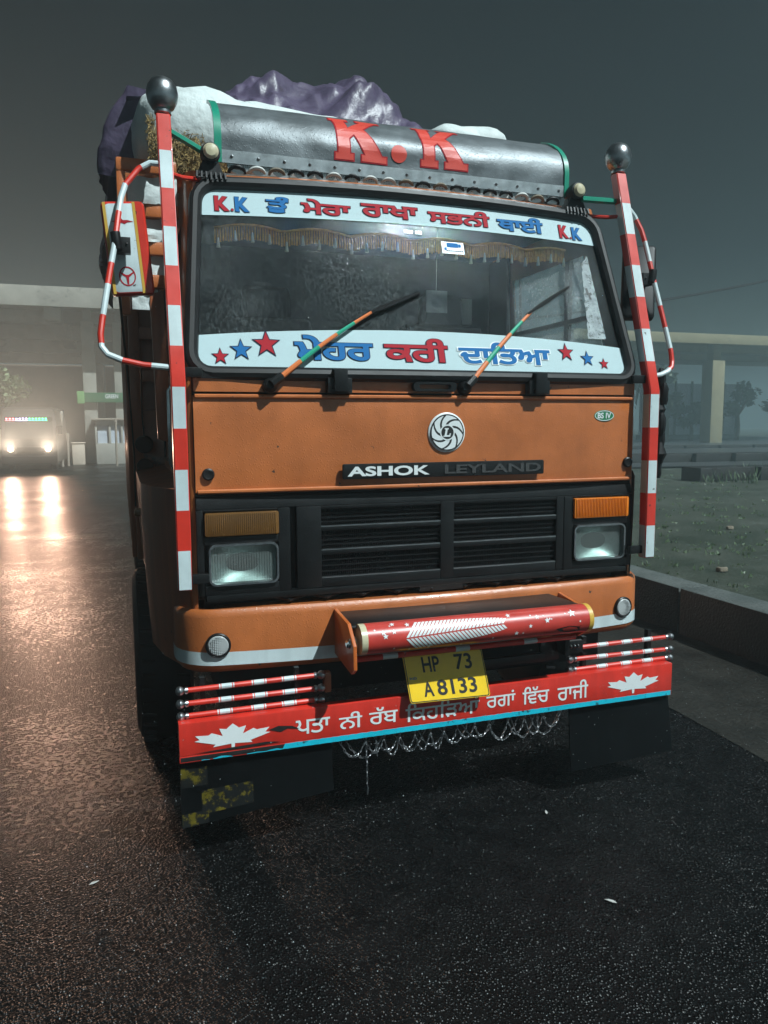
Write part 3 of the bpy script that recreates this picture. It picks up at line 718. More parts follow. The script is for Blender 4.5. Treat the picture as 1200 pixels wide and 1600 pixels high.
# --- wipers
def wiper(px, elbow, knee, tip, stripes):
    b = MB()
    py = -.03
    b.lathe([(.032, 0), (.032, .03), (.020, .045), (0, .045)], (px, -.012, 1.965), (0, -1, .2), 14, 0)
    A = Vector((px, -.062, 1.975)); K = Vector(knee); E_ = Vector(elbow)
    pts = []; n = stripes*2
    for i in range(n+1): pts.append(A.lerp(K, .10+.90*i/n)+Vector((0, 0, .012*math.sin(math.pi*i/n))))
    b.tube([A, pts[0]], .020, 8, 0)
    mis = [(1 if (i//2) % 2 == 0 else 2) for i in range(n)]
    b.tube(pts, [.0125-.0055*i/n for i in range(n+1)], 8, mis=mis)
    b.tube([K, K.lerp(Vector(tip), .35)], .007, 6, 0)
    w_ = b.build('wiper', ['black', 'orange_tape', 'green_tape'], T)
    b = MB(); Tp = Vector(tip); D = (Tp-K); S = K-D*.15
    S = Vector(S); S.y = yw(S.x, S.z)-.022; Tp.y = yw(Tp.x, Tp.z)-.022
    b.tube([S, S.lerp(Tp, .35), S.lerp(Tp, .7), Tp], [.006, .012, .010, .005], 6)
    b.tube([S+Vector((0, .014, -.004)), Tp+Vector((0, .014, -.004))], .006, 6)
    b.build('wiper_blade', 'rubber', w_)
wiper(-.768, (-.5, 0, 2.1), (-.285, .058, 2.305), (-.035, .12, 2.41), 5)
wiper(.140, (.3, 0, 2.1), (.560, .095, 2.355), (.790, .135, 2.487), 5)

# --- black front with grille
b = MB()
b.box(-1.090, 1.090, .035, .10, 1.05, 1.50)
b.hexa([(-1.09, -.012, 1.445), (1.09, -.012, 1.445), (1.09, .04, 1.445), (-1.09, .04, 1.445), (-1.09, .002, 1.497), (1.09, .002, 1.497), (1.09, .05, 1.5), (-1.09, .05, 1.5)])
yq = -.014
for (x0, x1) in ((-.66, -.548), (.028, .096), (.650, .70)): b.box(x0, x1, yq, .05, 1.075, 1.445)
for (x0, x1) in ((-.549, .029), (.095, .651)):
    for (z0, z1) in ((1.075, 1.118), (1.222, 1.244), (1.330, 1.350), (1.428, 1.445)): b.box(x0, x1, yq+.002, .05, z0, z1)
for s in (-1, 1):
    X = sorted((s*.69, s*.742)); b.box(X[0], X[1], -.018, .05, 1.073, 1.444)
    X = sorted((s*1.062, s*1.092)); b.box(X[0], X[1], -.012, .05, 1.073, 1.444)
    X = sorted((s*.741, s*1.063))
    for (z0, z1) in ((1.073, 1.108), (1.304, 1.328), (1.436, 1.4445)): b.box(X[0], X[1], -.016, .05, z0 if z0 > 1.31 or z0 < 1.1 else 1.294, z1 if z1 > 1.2 else 1.119)
b.box(-1.06, 1.06, -.022, .05, 1.045, 1.074)
b.build('grille', 'black', T, bevel=.006)
b = MB()
for (x0, x1) in ((-.549, .029), (.095, .651)):
    for (z0, z1) in ((1.118, 1.222), (1.244, 1.330), (1.350, 1.428)):
        n = 60
        for i in range(n):
            x = x0+(x1-x0)*(i+.5)/n; b.box(x-.0016, x+.0016, .010, .024, z0, z1)
        m_ = 4
        for i in range(1, m_):
            z = z0+(z1-z0)*i/m_; b.box(x0, x1, .004, .022, z-.003, z+.003)
        b.box(x0, x1, yq+.004, .006, z0-.002, z0+.004, 1)
b.build('grille_mesh', ['black', 'darkchrome'], T, smooth=0)
# --- lamps
for s in (-1, 1):
    cx = s*.895
    hl = MB(); hl.prism(rrect(.144, .084, .024), lambda u, v, w_: (cx+u, -.004-.004*(1-(u/.15)**2)-w_, 1.206+v), .004)
    h0 = hl.build('headlight', 'lens', T, smooth=40)
    b = MB(); b.grid(lambda u, v: (cx+(2*u-1)*.141, .006+.040*(1-(2*u-1)**2)*(1-(2*v-1)**2), 1.206+(2*v-1)*.081), 14, 10)
    b.build('reflector', 'reflector', h0)
    b = MB(); R0 = rrect(.150, .090, .030, 5); R1 = rrect(.142, .082, .024, 5)[::-1]
    tf = fill([R0, R1]); b.tris(tf, lambda u, v: (cx+u, -.030, 1.206+v))
    for PP in (R0, R1):
        n = len(PP); b.add([(cx+x, yy, 1.206+z) for yy in (-.030, .02) for x, z in PP], [(i, (i+1) % n, n+(i+1) % n, n+i) for i in range(n)])
    b.build('headlight_rim', 'steel', h0, weld=True)
    b = MB(); b.prism(rrect(.158, .050, .008), lambda u, v, w_: (s*.900+u, -.010-w_, 1.382+v), .022)
    for i in range(34): b.box(s*.900-.150+i*.0088, s*.900-.150+i*.0088+.004, -.036, -.030, 1.336, 1.428)
    ind = b.build('indicator', 'amber_dim' if s < 0 else 'amber', T, bevel=.002)
    if s > 0: ind['label'] = 'bright orange indicator lens'
# --- bumper
def bumpy(x): return -.095+.06*(abs(x)/1.19)**2
b = MB()
prof = [(.30, 1.000), (.05, 1.012), (.012, 1.018), (.0, 1.006), (-.004, .985), (-.004, .79), (.0, .765), (.018, .742), (.06, .732), (.25, .730)]
xs = [-1.0+2.0*i/20 for i in range(21)]
rings = []
for s in (-1,):
    for k_ in range(7):
        t = math.pi/2*(1-k_/6); rings.append((-1.0-.185*math.sin(t), .185*(1-math.cos(t)), t))
    rings.insert(0, (-1.185, .42, math.pi/2))
for x in xs[1:-1]: rings.append((x, 0, 0))
for k_ in range(7):
    t = math.pi/2*k_/6; rings.append((1.0+.185*math.sin(t), .185*(1-math.cos(t)), -t))
rings.append((1.185, .42, -math.pi/2))
o = len(b.v)
for (x, dy, t) in rings:
    nx, ny = -math.sin(t), -math.cos(t)    # outward
    for (d, z) in prof:
        inn = d if abs(t) < .01 else d*min(1, 1.0) if d < .1 else .10
        b.v.append((x-nx*inn, bumpy(min(1.0, abs(x)))+dy-ny*inn, z))
np_ = len(prof)
for i in range(len(rings)-1):
    for j in range(np_-1):
        b.f.append((o+i*np_+j, o+i*np_+j+1, o+(i+1)*np_+j+1, o+(i+1)*np_+j)); b.m.append(0)
bum = b.build('bumper', 'paint', T, smooth=50)
b = MB(); o = 0
for (x, dy, t) in rings:
    nx, ny = -math.sin(t), -math.cos(t); sag = .012*arch(x/1.1)
    for z in (.778-sag, .836-sag): b.v.append((x+nx*.0065, bumpy(min(1.0, abs(x)))+dy+ny*.0065, z))
for i in range(len(rings)-1): b.f.append((2*i, 2*i+1, 2*i+3, 2*i+2)); b.m.append(0)
b.build('bumper_stripe', 'white', bum, smooth=60)
for s in (-1, 1):
    cx = s*1.020; cy = bumpy(1.0)-.004+(.003)
    b = MB(); b.lathe([(.054, -.01), (.054, .012), (.050, .016), (.047, .012), (.0, .012)], (cx, cy, .866), (s*.12, -1, 0), 28, 0)
    b.lathe([(.046, .010), (.040, .016), (.0, .019)], (cx, cy, .866), (s*.12, -1, 0), 28, 1)
    for q in range(-5, 6): 
        for r_ in range(-5, 6):
            if q*q+r_*r_ < 27: b.lathe([(.0032, .0), (.0018, .003), (0, .0035)], (cx+q*.0075, cy-.0165, .866+r_*.0075), (0, -1, 0), 5, 1)
    b.build('reflector_disc', ['black', M['disc']], bum)

# --- dark gap, chassis and axle behind the bumper
b = MB()
b.box(-1.06, 1.06, .10, 1.6, .95, 1.30); b.box(-1.0, 1.0, .12, .5, .55, 1.05); b.box(-.5, .5, .3, 7.2, .55, .95); b.box(-1.0, 1.0, 1.15, 1.35, .42, .56)
b.build('chassis', 'dark', T, smooth=0)
b = MB()
for i in range(9): b.tube([(-.75+i*.17, .03, 1.035), (-.7+i*.17, -.02, 1.03), (-.62+i*.17, .04, 1.036)], .008, 6)
b.box(-.08, .14, -.02, .06, 1.022, 1.045)
b.build('grille_wiring', 'black', T)

# --- roller in front of the bumper
b = MB()
for x in (-.515, .625):
    P = [(-.075, 1.006), (-.10, .775), (-.345, .790), (-.365, .90), (-.30, .955)]
    P = [(-.075, .992), (-.30, .975), (-.385, .900), (-.39, .800), (-.35, .772), (-.07, .790)] if x < 0 else [(-.075, .978), (-.30, .95), (-.33, .85), (-.25, .80), (-.07, .80)]
    b = MB(); b.prism(P, lambda u, v, w_: (x+w_, u, v), .016, 0); b.build('roller_bracket', 'bracket', T, bevel=.003)
b = MB(); b.hexa([(-.50, -.315, .957), (.615, -.315, .957), (.57, -.085, .968), (-.50, -.085, .968), (-.50, -.31, .966), (.615, -.31, .966), (.57, -.080, .977), (-.50, -.080, .977)])
b.build('roller_cover', 'black', T, bevel=.003)
RC = Vector((0, -.325, .910)); RR = .065
b = MB(); b.lathe([(RR*.4, 0), (RR, .004), (RR, .03)], (-.480, RC.y, RC.z), (1, 0, 0), 28, 2); b.lathe([(RR, 0), (RR, 1.055)], (-.450, RC.y, RC.z), (1, 0, 0), 32, 0); b.lathe([(RR+.001, 0), (RR+.001, .022), (RR*.7, .026)], (.605, RC.y, RC.z), (1, 0, 0), 28, 1)
rol = b.build('roller', ['maroon', 'gold', 'cream'], T, smooth=40)
def oncyl(d):
    def f(u, v):
        a = v/RR; return (u, RC.y-(RR+d)*math.cos(a), RC.z+(RR+d)*math.sin(a))
    return f
b = MB()
for i in range(26):
    f = i/26; x = -.285+.46*f; ln = .056*(1-f)**.5+.010; zc = .004+.022*f
    for sg, k1, sk in ((1, 1.0, .75), (-1, .80, .75)):
        for q in range(7):
            a0, a1 = q/7, (q+1)/7
            P4 = [(x+ln*sk*a0, zc+sg*(.003+ln*k1*a0)), (x+ln*sk*a0+.0125, zc+sg*(.003+ln*k1*a0)), (x+ln*sk*a1+.0125, zc+sg*(.003+ln*k1*a1)), (x+ln*sk*a1, zc+sg*(.003+ln*k1*a1))]
            b.add([oncyl(.0012)(*p) for p in P4], [(0, 1, 2, 3)], 0)
for i in range(26):
    x = random.uniform(-.42, .57); v = random.choice([random.uniform(.035, .075), random.uniform(-.06, -.035)]) if x < .2 else random.uniform(-.03, .07)
    b.tris(shape(star(random.choice([.005, .006, .007, .012])), x, v), oncyl(.0012), 0)
for x, v, r in ((-.375, .02, .013), (.30, .004, .010), (.385, .022, .014), (.515, .045, .020)): b.tris(shape(star(r), x, v), oncyl(.0014), 0)
b.tris(shape([(.43, -.022), (.50, -.012), (.55, -.02), (.60, .01), (.60, -.055), (.56, -.045), (.50, -.05), (.455, -.040)], 0, 0), oncyl(.0011), 1)
b.build('roller_painting', ['letter_white', 'letter_black'], rol, smooth=0)
b = MB(); b.lathe([(.020, 0), (.034, .006), (.034, .020), (.022, .028), (.016, .040), (0, .042)], (-.487, RC.y, RC.z-.012), (-1, -.25, 0), 18)
b.build('end_cap', 'chrome', rol)
b = MB(); seg = []
pts = [(-.48+i*1.10/16, -.245, .800) for i in range(17)]
b.tube(pts, .013, 8, mis=[(1 if i % 5 in (2,) else 0) for i in range(16)])
b.build('cross_rod', ['red', 'white'], T)
b = MB()
for x in (.635, .655, .675): b.lathe([(.009, 0), (.009, .01), (.004, .014)], (x-.01, -.20, .738), (0, -1, 0), 10, 1)
b.box(.60, .70, -.195, -.17, .70, .76, 0); b.build('step_bracket', ['black', 'chrome'], T, bevel=.003); b = MB(); b.box(-.03, .52, -.15, -.12, .66, .70, 0); b.box(.585, .61, -.22, -.10, .70, .80, 0)
b.box(.50, .60, -.14, -.12, .66, .76, 0); b.build('tow_bracket', 'black', T, bevel=.003)
b = MB(); b.box(-.575, -.545, -.14, -.10, .63, .72); b.build('tube_support', 'paint_body', T, bevel=.003)

# --- number plate
def plate(d):
    def f(u, v):
        return (u+(.0 - (v-.67))*.07, -.232-d-(.68-v)*.34, v+.011)
    return f
b = MB(); b.prism(rrect(.193, .104, .012), lambda u, v, w_: plate(w_)(-.036+u, .671+v-.022*u), .004, 0)
pl = b.build('number_plate', 'yellow', T, smooth=0)
b = MB(); PF = lambda d: (lambda u, v: plate(.0055+d)(u, v-.022*(u+.036)))
b.tris(fitted('HP', -.145, -.062, .690, .755, .02), PF(0), 0); b.tris(fitted('73', .012, .096, .690, .757, .02), PF(0), 0)
b.tris(fitted('A', -.158, -.110, .590, .652, .02), PF(0), 0); b.tris(fitted('8133', -.092, .100, .590, .655, .02), PF(0), 0)
b.tris(fitted('IND', -.214, -.180, .664, .674, .02), PF(0), 1)
R0 = rrect(.190, .101, .011); R1 = rrect(.1865, .0975, .009)[::-1]
b.tris(fill([[(-.036+x, .671+z) for x, z in R0], [(-.036+x, .671+z) for x, z in R1]]), PF(0), 0)
b.build('plate_lettering', ['letter_black', 'letter_blue'], pl, smooth=0)

# --- guard tubes with knobs
for s in (-1, 1):
    for z in (.716, .660, .607):
        x0, x1 = (-1.165, -.625) if s < 0 else (.675, 1.205)
        wob = random.uniform(-.006, .006)
        cuts = [(0, 0), (.235, 1), (.245, 0), (.255, 1), (.345, 0) , (.355, 1), (.365, 0)]
        b = MB(); pts = [0]; mi = []
        for c in (.29, .55, .79):
            c += random.uniform(-.01, .01)
            for a, m_ in ((-.058, 0), (-.048, 1), (-.040, 0), (.040, 1), (.048, 0), (.058, 1)): pts.append(c+a); mi.append(m_)
        pts.append(1); mi.append(0)
        b.tube([(x0+(x1-x0)*t, -.165, z+wob*t+(.004 if s < 0 else 0)) for t in pts], .0115, 10, mis=mi)
        tb = b.build('guard_tube', ['red', 'white'], T)
        for e, t in ((-1, 0), (1, 1)):
            b = MB(); b.lathe([(.006, -.004), (.014, 0), (.015, .010), (.009, .014), (.017, .022), (.020, .032), (.016, .043), (.006, .049), (0, .05)], (x0+(x1-x0)*t-e*.004, -.165, z+wob*t+(.004 if s < 0 else 0)), (e, 0, 0), 14)
            b.build('knob', 'steel' if s > 0 else 'darkchrome', tb)
b = MB()
for x in (-1.10, -.70, .74, 1.12):
    b = MB(); b.box(x-.01, x+.01, -.148, -.120, .58, .76); b.build('tube_support', 'black', T)

# --- red board
b = MB(); b.box(-1.206, 1.206, -.222, -.170, .462, .600, 0); b.box(-1.207, 1.207, -.2215, -.171, .434, .4615, 1)
brd = b.build('bumper_board', ['redboard', 'dark'], T, bevel=.004)
bf = lambda d: (lambda u, v: (u, -.222-d, v))
b = MB(); n = 200; up_, lo_ = [], []
for i in range(n+1):
    x = -1.12+2.32*i/n
    cov = 1 if x > -.78 else max(0, .75*noise.noise((x*14, 2, 0))+.15)
    hgt = .0235*cov*(1 if x > -.78 else .8)
    zb_ = .4365+.002*noise.noise((x*60, 5, 0)); zt = zb_+hgt*(1+.12*noise.noise((x*45, 1, 0)))
    up_.append((x, zt)); lo_.append((x, zb_))
b.add([bf(.0015)(*p) for p in lo_]+[bf(.0015)(*p) for p in up_], [(i, i+1, n+2+i, n+1+i) for i in range(n) if up_[i][1]-lo_[i][1] > .002], 0)
b.build('teal_edge', ['teal'], brd, smooth=0)
b = MB(); BF = bf(.0018)
def bw(t, x0, x1, z0, z1): b.tris(fitted(t, x0, x1, z0, z1, .012), BF, 0)
bw('ਪਤਾ', -.725, -.575, .490, .553); bw('ਨੀ', -.535, -.430, .488, .562); bw('ਰੱਬ', -.398, -.265, .490, .566); bw('ਿਕਹਿੜਆਂ', -.228, .135, .478, .566)
bw('ਰਗਾਂ', .170, .320, .494, .568); bw('ਿਵੱਚ', .358, .500, .488, .572); bw('ਰਾਜੀ', .545, .715, .482, .574)
for cx, sx in ((-.990, .30), (.975, .29)):
    b.tris(shape(MAPLE, cx, .520, sx*.51, .058), BF, 0)
b.build('board_lettering', ['letter_white'], brd, smooth=0)
b = MB()
for cx in (-.84,): b.tris(shape([(0, 0), (.04, .012), (.10, .004), (.13, -.012), (.08, -.004), (.05, -.016), (.02, -.006)], cx, .530), bf(.0025), 0)
b.tris(shape([(-.2, .0), (-.05, .006), (.1, .010), (.16, .002), (0, -.004)], -.95, .470), bf(.0025), 0)
b.build('board_scuff', ['letter_black'], brd, smooth=0)
# --- mud flaps
def mud(x0, x1, zb0, zb1, cur):
    b = MB()
    f = lambda off: (lambda u, v: (x0+(x1-x0)*u, -.195+off-cur*math.sin(v*1.5)*(.4+.6*u)-.02*v*v, .436-(.436-(zb0+(zb1-zb0)*u))*v))
    b.grid(f(0), 12, 10); b.grid(f(.010), 12, 10)
    A, B = f(0), f(.010)
    for i in range(12):
        b.add([A(i/12, 1), A((i+1)/12, 1), B((i+1)/12, 1), B(i/12, 1)], [(0, 1, 2, 3)])
    for j in range(10):
        for u in (0, 1): b.add([A(u, j/10), A(u, (j+1)/10), B(u, (j+1)/10), B(u, j/10)], [(0, 1, 2, 3)])
    return b, f
b, f1 = mud(-1.206, -.56, .150, .215, .0); mf = b.build('mud_flap', 'flap', T, weld=True)
b = MB()
for (u0, u1, v0, v1) in ((.005, .17, .12, .42), (.13, .46, .50, .86), (.005, .17, .80, .99)):
    f = f1(-.0015); b.grid(lambda u, v: f(u0+(u1-u0)*u, v0+(v1-v0)*v), 4, 4)
b.build('flap_paint', 'yellowpaint', mf, smooth=0)
b, f2 = mud(.630, 1.206, .120, .150, .03); b.build('mud_flap', 'flap', T, weld=True)
# --- chain festoons under the board
def link(b, c, d, nrm, L_=.016, W=.0085, r=.0022):
    d = d.normalized(); nrm = (nrm-d*nrm.dot(d)).normalized()
    b.tube([c+d*(L_*math.cos(t))+nrm*(W*math.sin(t)) for t in [2*math.pi*i/8 for i in range(8)]], r, 4, closed=True)
def chain(P0, P1, sag, name='chain'):
    b = MB(); P0, P1 = Vector(P0), Vector(P1); n = max(4, int(((P1-P0).length+2.2*sag)/.024)); pts = []
    for i in range(n+1):
        t = i/n; p = P0.lerp(P1, t); p.z -= sag*4*t*(1-t); p.x += .004*noise.noise((p.x*30, p.z*30, 0)); pts.append(p)
    for i in range(n):
        d = pts[i+1]-pts[i]; nr = Vector((0, 1, 0)) if i % 2 else d.cross(Vector((0, 1, 0)))
        link(b, (pts[i]+pts[i+1])/2, d, nr+Vector((.2, .3, 0)), L_=d.length*.68)
    return b.build(name, 'steel', T, smooth=0)
cx = -.53
for i in range(13):
    wd = random.choice([.085, .10, .11, .075]); sg = random.uniform(.075, .11)
    if i == 0: wd = .13; sg = .09
    chain((cx, -.20, .435), (cx+wd, -.20, .435), sg); cx += wd*.88
cx = -.50
for i in range(9):
    wd = random.uniform(.13, .19); chain((cx, -.185, .435), (cx+wd, -.185, .435), random.uniform(.09, .125)); cx += wd*.72
for x, l_ in ((-.405, .27), (-.36, .10), (.45, .10)): chain((x, -.20, .435), (x+.005, -.20, .435-l_), 0)

# --- striped marker poles
def ypole(z): return -.062 if z <= 1.965 else -.062+(z-1.965)*.290
for s in (-1, 1):
    zt = 3.10 if s > 0 else 3.13
    b = MB(); a = .029; zs = [1.120+i*(zt-1.120)/12 for i in range(13)]
    pts = []
    full = sorted(set([round(z, 4) for z in zs]+[1.965]))
    for i in range(len(full)-1):
        z0, z1 = full[i], full[i+1]; zm = (z0+z1)/2; idx = int((zm-1.120)/((zt-1.120)/12)); mi = 1 if idx % 2 == 0 else 0
        y0, y1 = ypole(z0), ypole(z1); X = s*1.150
        b.add([(X-a, y0-a, z0), (X+a, y0-a, z0), (X+a, y0+a, z0), (X-a, y0+a, z0), (X-a, y1-a, z1), (X+a, y1-a, z1), (X+a, y1+a, z1), (X-a, y1+a, z1)],
              [(0, 1, 5, 4), (1, 2, 6, 5), (2, 3, 7, 6), (3, 0, 4, 7)]+([(0, 3, 2, 1)] if i == 0 else [])+([(4, 5, 6, 7)] if i == len(full)-2 else []), mi)
    pole = b.build('marker_pole', ['red', 'white'], T, bevel=0, smooth=20, weld=True)
    bmx = bmesh.new(); bmx.from_mesh(pole.data)
    es = [e for e in bmx.edges if len(e.link_faces) == 2 and e.calc_face_angle(0) > 1.0]
    bmesh.ops.bevel(bmx, geom=es, offset=.004, segments=2, affect='EDGES'); bmx.to_mesh(pole.data); bmx.free()
    b = MB(); c = (s*1.150, ypole(zt), zt)
    b.lathe([(.030, 0), (.036, .004), (.036, .016), (.032, .020), (.048, .030), (.062, .055), (.068, .085), (.062, .118), (.046, .142), (.022, .156), (0, .16)], c, (0, .05, 1), 28)
    b.build('ball_finial', 'darkchrome', pole)
    for z in (1.16, 2.02):
        b = MB(); b.box(min(s*1.05, s*1.14), max(s*1.05, s*1.14), ypole(z)-.005, ypole(z)+.02, z-.02, z+.02); b.build('pole_bracket', 'black', pole, bevel=.004)
    b = MB(); b.tube([(s*1.0, .30, 2.885), (s*1.08, .26, 2.875), (s*1.135, .22, 2.875)], .010, 8); b.build('upper_stay', 'red', pole)
    # mirror arm
    b = MB()
    def ya(z): return ypole(z)-.005
    P = [(1.165, ya(2.90), 2.905), (1.215, ya(2.9), 2.905), (1.262, ya(2.88), 2.875), (1.318, ya(2.80), 2.80), (1.338, ya(2.74), 2.74), (1.352, ya(2.66), 2.66), (1.368, ya(2.55), 2.55), (1.392, ya(2.43), 2.43), (1.414, ya(2.31), 2.31), (1.430, ya(2.22), 2.22), (1.438, ya(2.16), 2.165), (1.436, ya(2.12), 2.115), (1.415, ya(2.08), 2.085), (1.36, ya(2.06), 2.062), (1.28, ya(2.05), 2.045), (1.16, ya(2.04), 2.035)]
    if s > 0: P = [(1.15+(x-1.15)*.52, y, z) for x, y, z in P]
    P = [(s*x, y, z) for x, y, z in P]
    Q = []; mi = []
    for i in range(len(P)-1):
        for j in range(4): Q.append(Vector(P[i]).lerp(Vector(P[i+1]), j/4))
    Q.append(Vector(P[-1])); acc = 0
    for i in range(len(Q)-1):
        acc += (Q[i+1]-Q[i]).length; mi.append(0 if int((acc+.02)/.118) % 2 == 1 else 1)
    arm = b.tube(Q, .0125, 10, mis=mi).build('mirror_arm', ['red', 'white'], T)
    b = MB(); cz = 2.555; cxm = (1.363 if s < 0 else 1.15+(1.363-1.15)*.52); cyy = ya(cz)
    b.lathe([(.02, -.035), (.02, .035)], (s*cxm, cyy, cz), (-.1*s*-1, 0, 1), 12); b.box(min(s*cxm, s*(cxm-.055)), max(s*cxm, s*(cxm-.055)), cyy+.0, cyy+.05, cz-.045, cz+.018); b.lathe([(.006, 0), (.006, .004), (0, .006)], (s*(cxm-.04), cyy, cz-.01), (0, -1, 0), 8, 0)
    b.build('mirror_clamp', 'rubber', arm, bevel=.003)
    # mirror head
    cxh = s*(1.318 if s < 0 else 1.235); cyh = ya(cz)+.075; cz2 = 2.545
    if s < 0:
        rot = Matrix.Rotation(R(-5), 3, 'Y') @ Matrix.Rotation(R(0), 3, 'Z')
    else:
        rot = Matrix.Rotation(R(3), 3, 'Y') @ Matrix.Rotation(R(-28), 3, 'Z') @ Matrix.Rotation(R(-14), 3, 'X')
    def mh(u, v, w_): return Vector((cxh, cyh, cz2))+rot @ Vector((u, w_, v))
    W_, H_ = (.088, .192) if s < 0 else (.085, .205)
    b = MB(); o = len(b.v); layers = [(.0, .86, .0), (.0, .94, .004), (.0, 1.0, .016), (.0, 1.0, .040), (.0, .97, .046)]
    PR = rrect(W_, H_, .022, 5); n = len(PR)
    for _, k_, d in layers:
        ins = (1-k_)*W_
        for u, v in PR: b.v.append(tuple(mh(u-math.copysign(ins, u) if abs(u) > ins else 0, v-math.copysign(ins, v), d)))
    b.f.append(tuple(range(n))); b.m.append(0)
    for i in range(len(layers)-1):
        for j in range(n): b.f.append((i*n+j, i*n+(j+1) % n, (i+1)*n+(j+1) % n, (i+1)*n+j)); b.m.append(1 if s < 0 and i < 3 else 2)
    b.f.append(tuple((len(layers)-1)*n+j for j in range(n))[::-1]); b.m.append(2)
    mir = b.build('mirror', ['white', 'red', 'rubber'] if s < 0 else ['rubber', 'rubber', 'rubber'], T, smooth=40)
    b = MB(); b.prism(rrect(W_*.9, H_*.94, .018), lambda u, v, w_: mh(u, v, .0465+w_), .002); b.build('mirror_glass', 'mirror', mir)
    if s < 0:
        b = MB(); F = lambda d: (lambda u, v: tuple(mh(u, v, -d)))
        b.tris(shape([(.050, -.186), (.078, -.186), (.078, .186), (.050, .186)], 0, 0), F(.0012), 0)
        b.tris(shape([(.038, -.186), (.0495, -.186), (.0495, .186), (.038, .186)], 0, 0), F(.0012), 1)
        b.tris(shape([(-.080, -.186), (-.068, -.186), (-.068, .186), (-.080, .186)], 0, 0), F(.0012), 1)
        cx_, cz_ = -.016, -.115
        b.tris(fill([[(cx_+p[0], cz_+p[1]) for p in ell(.034, .040, 32)], [(cx_+p[0], cz_+p[1]) for p in ell(.029, .035, 32)][::-1]]), F(.0014), 2)
        b.tris(shape([(-.005, .006), (-.026, .018), (-.028, .013), (-.006, -.004), (-.003, -.033), (.003, -.033), (.006, -.004), (.028, .013), (.026, .018), (.005, .006)], cx_, cz_), F(.0014), 2)
        b.tris(shape([(-.045, .004), (-.01, .008), (-.004, .016), (.002, .008), (.02, .008), (.045, .001), (.02, -.001), (.008, -.008), (-.002, -.003), (-.02, -.006), (-.03, .0)], -.008, .105), F(.0014), 2)
        b.build('mirror_painting', ['red', 'gold', 'letter_red'], mir, smooth=0)

# --- visor over the windscreen
VP = [(.322, 2.975), (.320, 3.012), (.319, 3.060), (.318, 3.10), (.328, 3.145), (.352, 3.188), (.390, 3.226), (.440, 3.262), (.500, 3.295), (.565, 3.322)]
VL = [0]
for i in range(1, len(VP)): VL.append(VL[-1]+math.dist(VP[i], VP[i-1]))
def vis(t, off=0.):
    t = max(0, min(VL[-1]-1e-6, t)); i = max(j for j in range(len(VL)) if VL[j] <= t); i = min(i, len(VP)-2)
    f = (t-VL[i])/(VL[i+1]-VL[i]); y = VP[i][0]+f*(VP[i+1][0]-VP[i][0]); z = VP[i][1]+f*(VP[i+1][1]-VP[i][1])
    dy, dz = VP[i+1][0]-VP[i][0], VP[i+1][1]-VP[i][1]; L_ = math.hypot(dy, dz)
    return y-dz/L_*off, z+dy/L_*off
XL, XR = -.925, .875
def dent(x, t): return .006*noise.noise((x*2.2, t*9, 0))+.004*noise.noise((x*6, t*14, 3))
b = MB(); b.grid(lambda u, v: (lambda x, t: (x, *vis(t, dent(x, t))))(XL+(XR-XL)*u, VL[-1]*v), 60, 24)
b.grid(lambda u, v: (lambda x, t: (x, *vis(t, -.004+dent(x, t))))(XL+(XR-XL)*u, VL[-1]*v), 60, 24)
vz = b.build('sun_visor', 'visor', T, smooth=60)
for x0, x1 in ((XL-.006, XL+.026), (XR-.018, XR+.008)):
    b = MB(); b.grid(lambda u, v: (x0+(x1-x0)*u, *vis(VL[-1]*v, .008)), 2, 24); b.grid(lambda u, v: (x0+(x1-x0)*u, *vis(VL[-1]*v, -.008)), 2, 24)
    for xx in (x0, x1): b.grid(lambda u, v: (xx, *vis(VL[-1]*v, -.008+.016*u)), 1, 24)
    b.build('visor_trim', 'green', vz, weld=True)
def onvis(d): return lambda u, v: (u, *vis(v, d+dent(u, v)))
b = MB()
def subk(poly, x0, w_, t0, h_):   # subdivide so that the letter follows the curve
    pts = []
    for i in range(len(poly)):
        a, c = poly[i], poly[(i+1) % len(poly)]
        n = max(1, int(abs(a[1]-c[1])*10))
        for j in range(n): pts.append((a[0]+(c[0]-a[0])*j/n, a[1]+(c[1]-a[1])*j/n))
    pts = [(x0+p[0]*w_, t0+p[1]*h_) for p in pts]
    polys = [pts]
    T_ = fill(polys)
    # slice by horizontal lines for curvature
    bm = bmesh.new(); vv = [bm.verts.new((p[0], p[1], 0)) for p in T_[0]]
    for f in T_[1]:
        try: bm.faces.new([vv[i] for i in f])
        except ValueError: pass
    for k_ in range(1, 16):
        bmesh.ops.bisect_plane(bm, geom=bm.verts[:]+bm.edges[:]+bm.faces[:], plane_co=(0, t0+h_*k_/16, 0), plane_no=(0, 1, 0))
    for k_ in range(1, 8):
        bmesh.ops.bisect_plane(bm, geom=bm.verts[:]+bm.edges[:]+bm.faces[:], plane_co=(x0+w_*.86*k_/8, 0, 0), plane_no=(1, 0, 0))
    bm.verts.index_update()
    r = ([(v.co.x, v.co.y) for v in bm.verts], [tuple(v.index for v in f.verts) for f in bm.faces]); bm.free(); return r
t0, hk = .068, .285
for (x0, w_, dt) in ((-.372, .295, .0), (.060, .285, .008)):
    b.tris(subk(grow([SLABK], .02)[0], x0, w_, t0+dt, hk), onvis(.0022), 1)
    b.tris(subk(SLABK, x0, w_, t0+dt, hk), onvis(.0036), 0)
b.tris(subk([(p[0]+.5, p[1]+.5) for p in ell(.5, .5)], -.095, .08, t0+.012, .082), onvis(.0036), 0)
b.build('visor_lettering', [mat('visor_letter_red', (.60, .05, .03), .45, coat=.3, var=.06), M['letter_red']], vz, smooth=0)
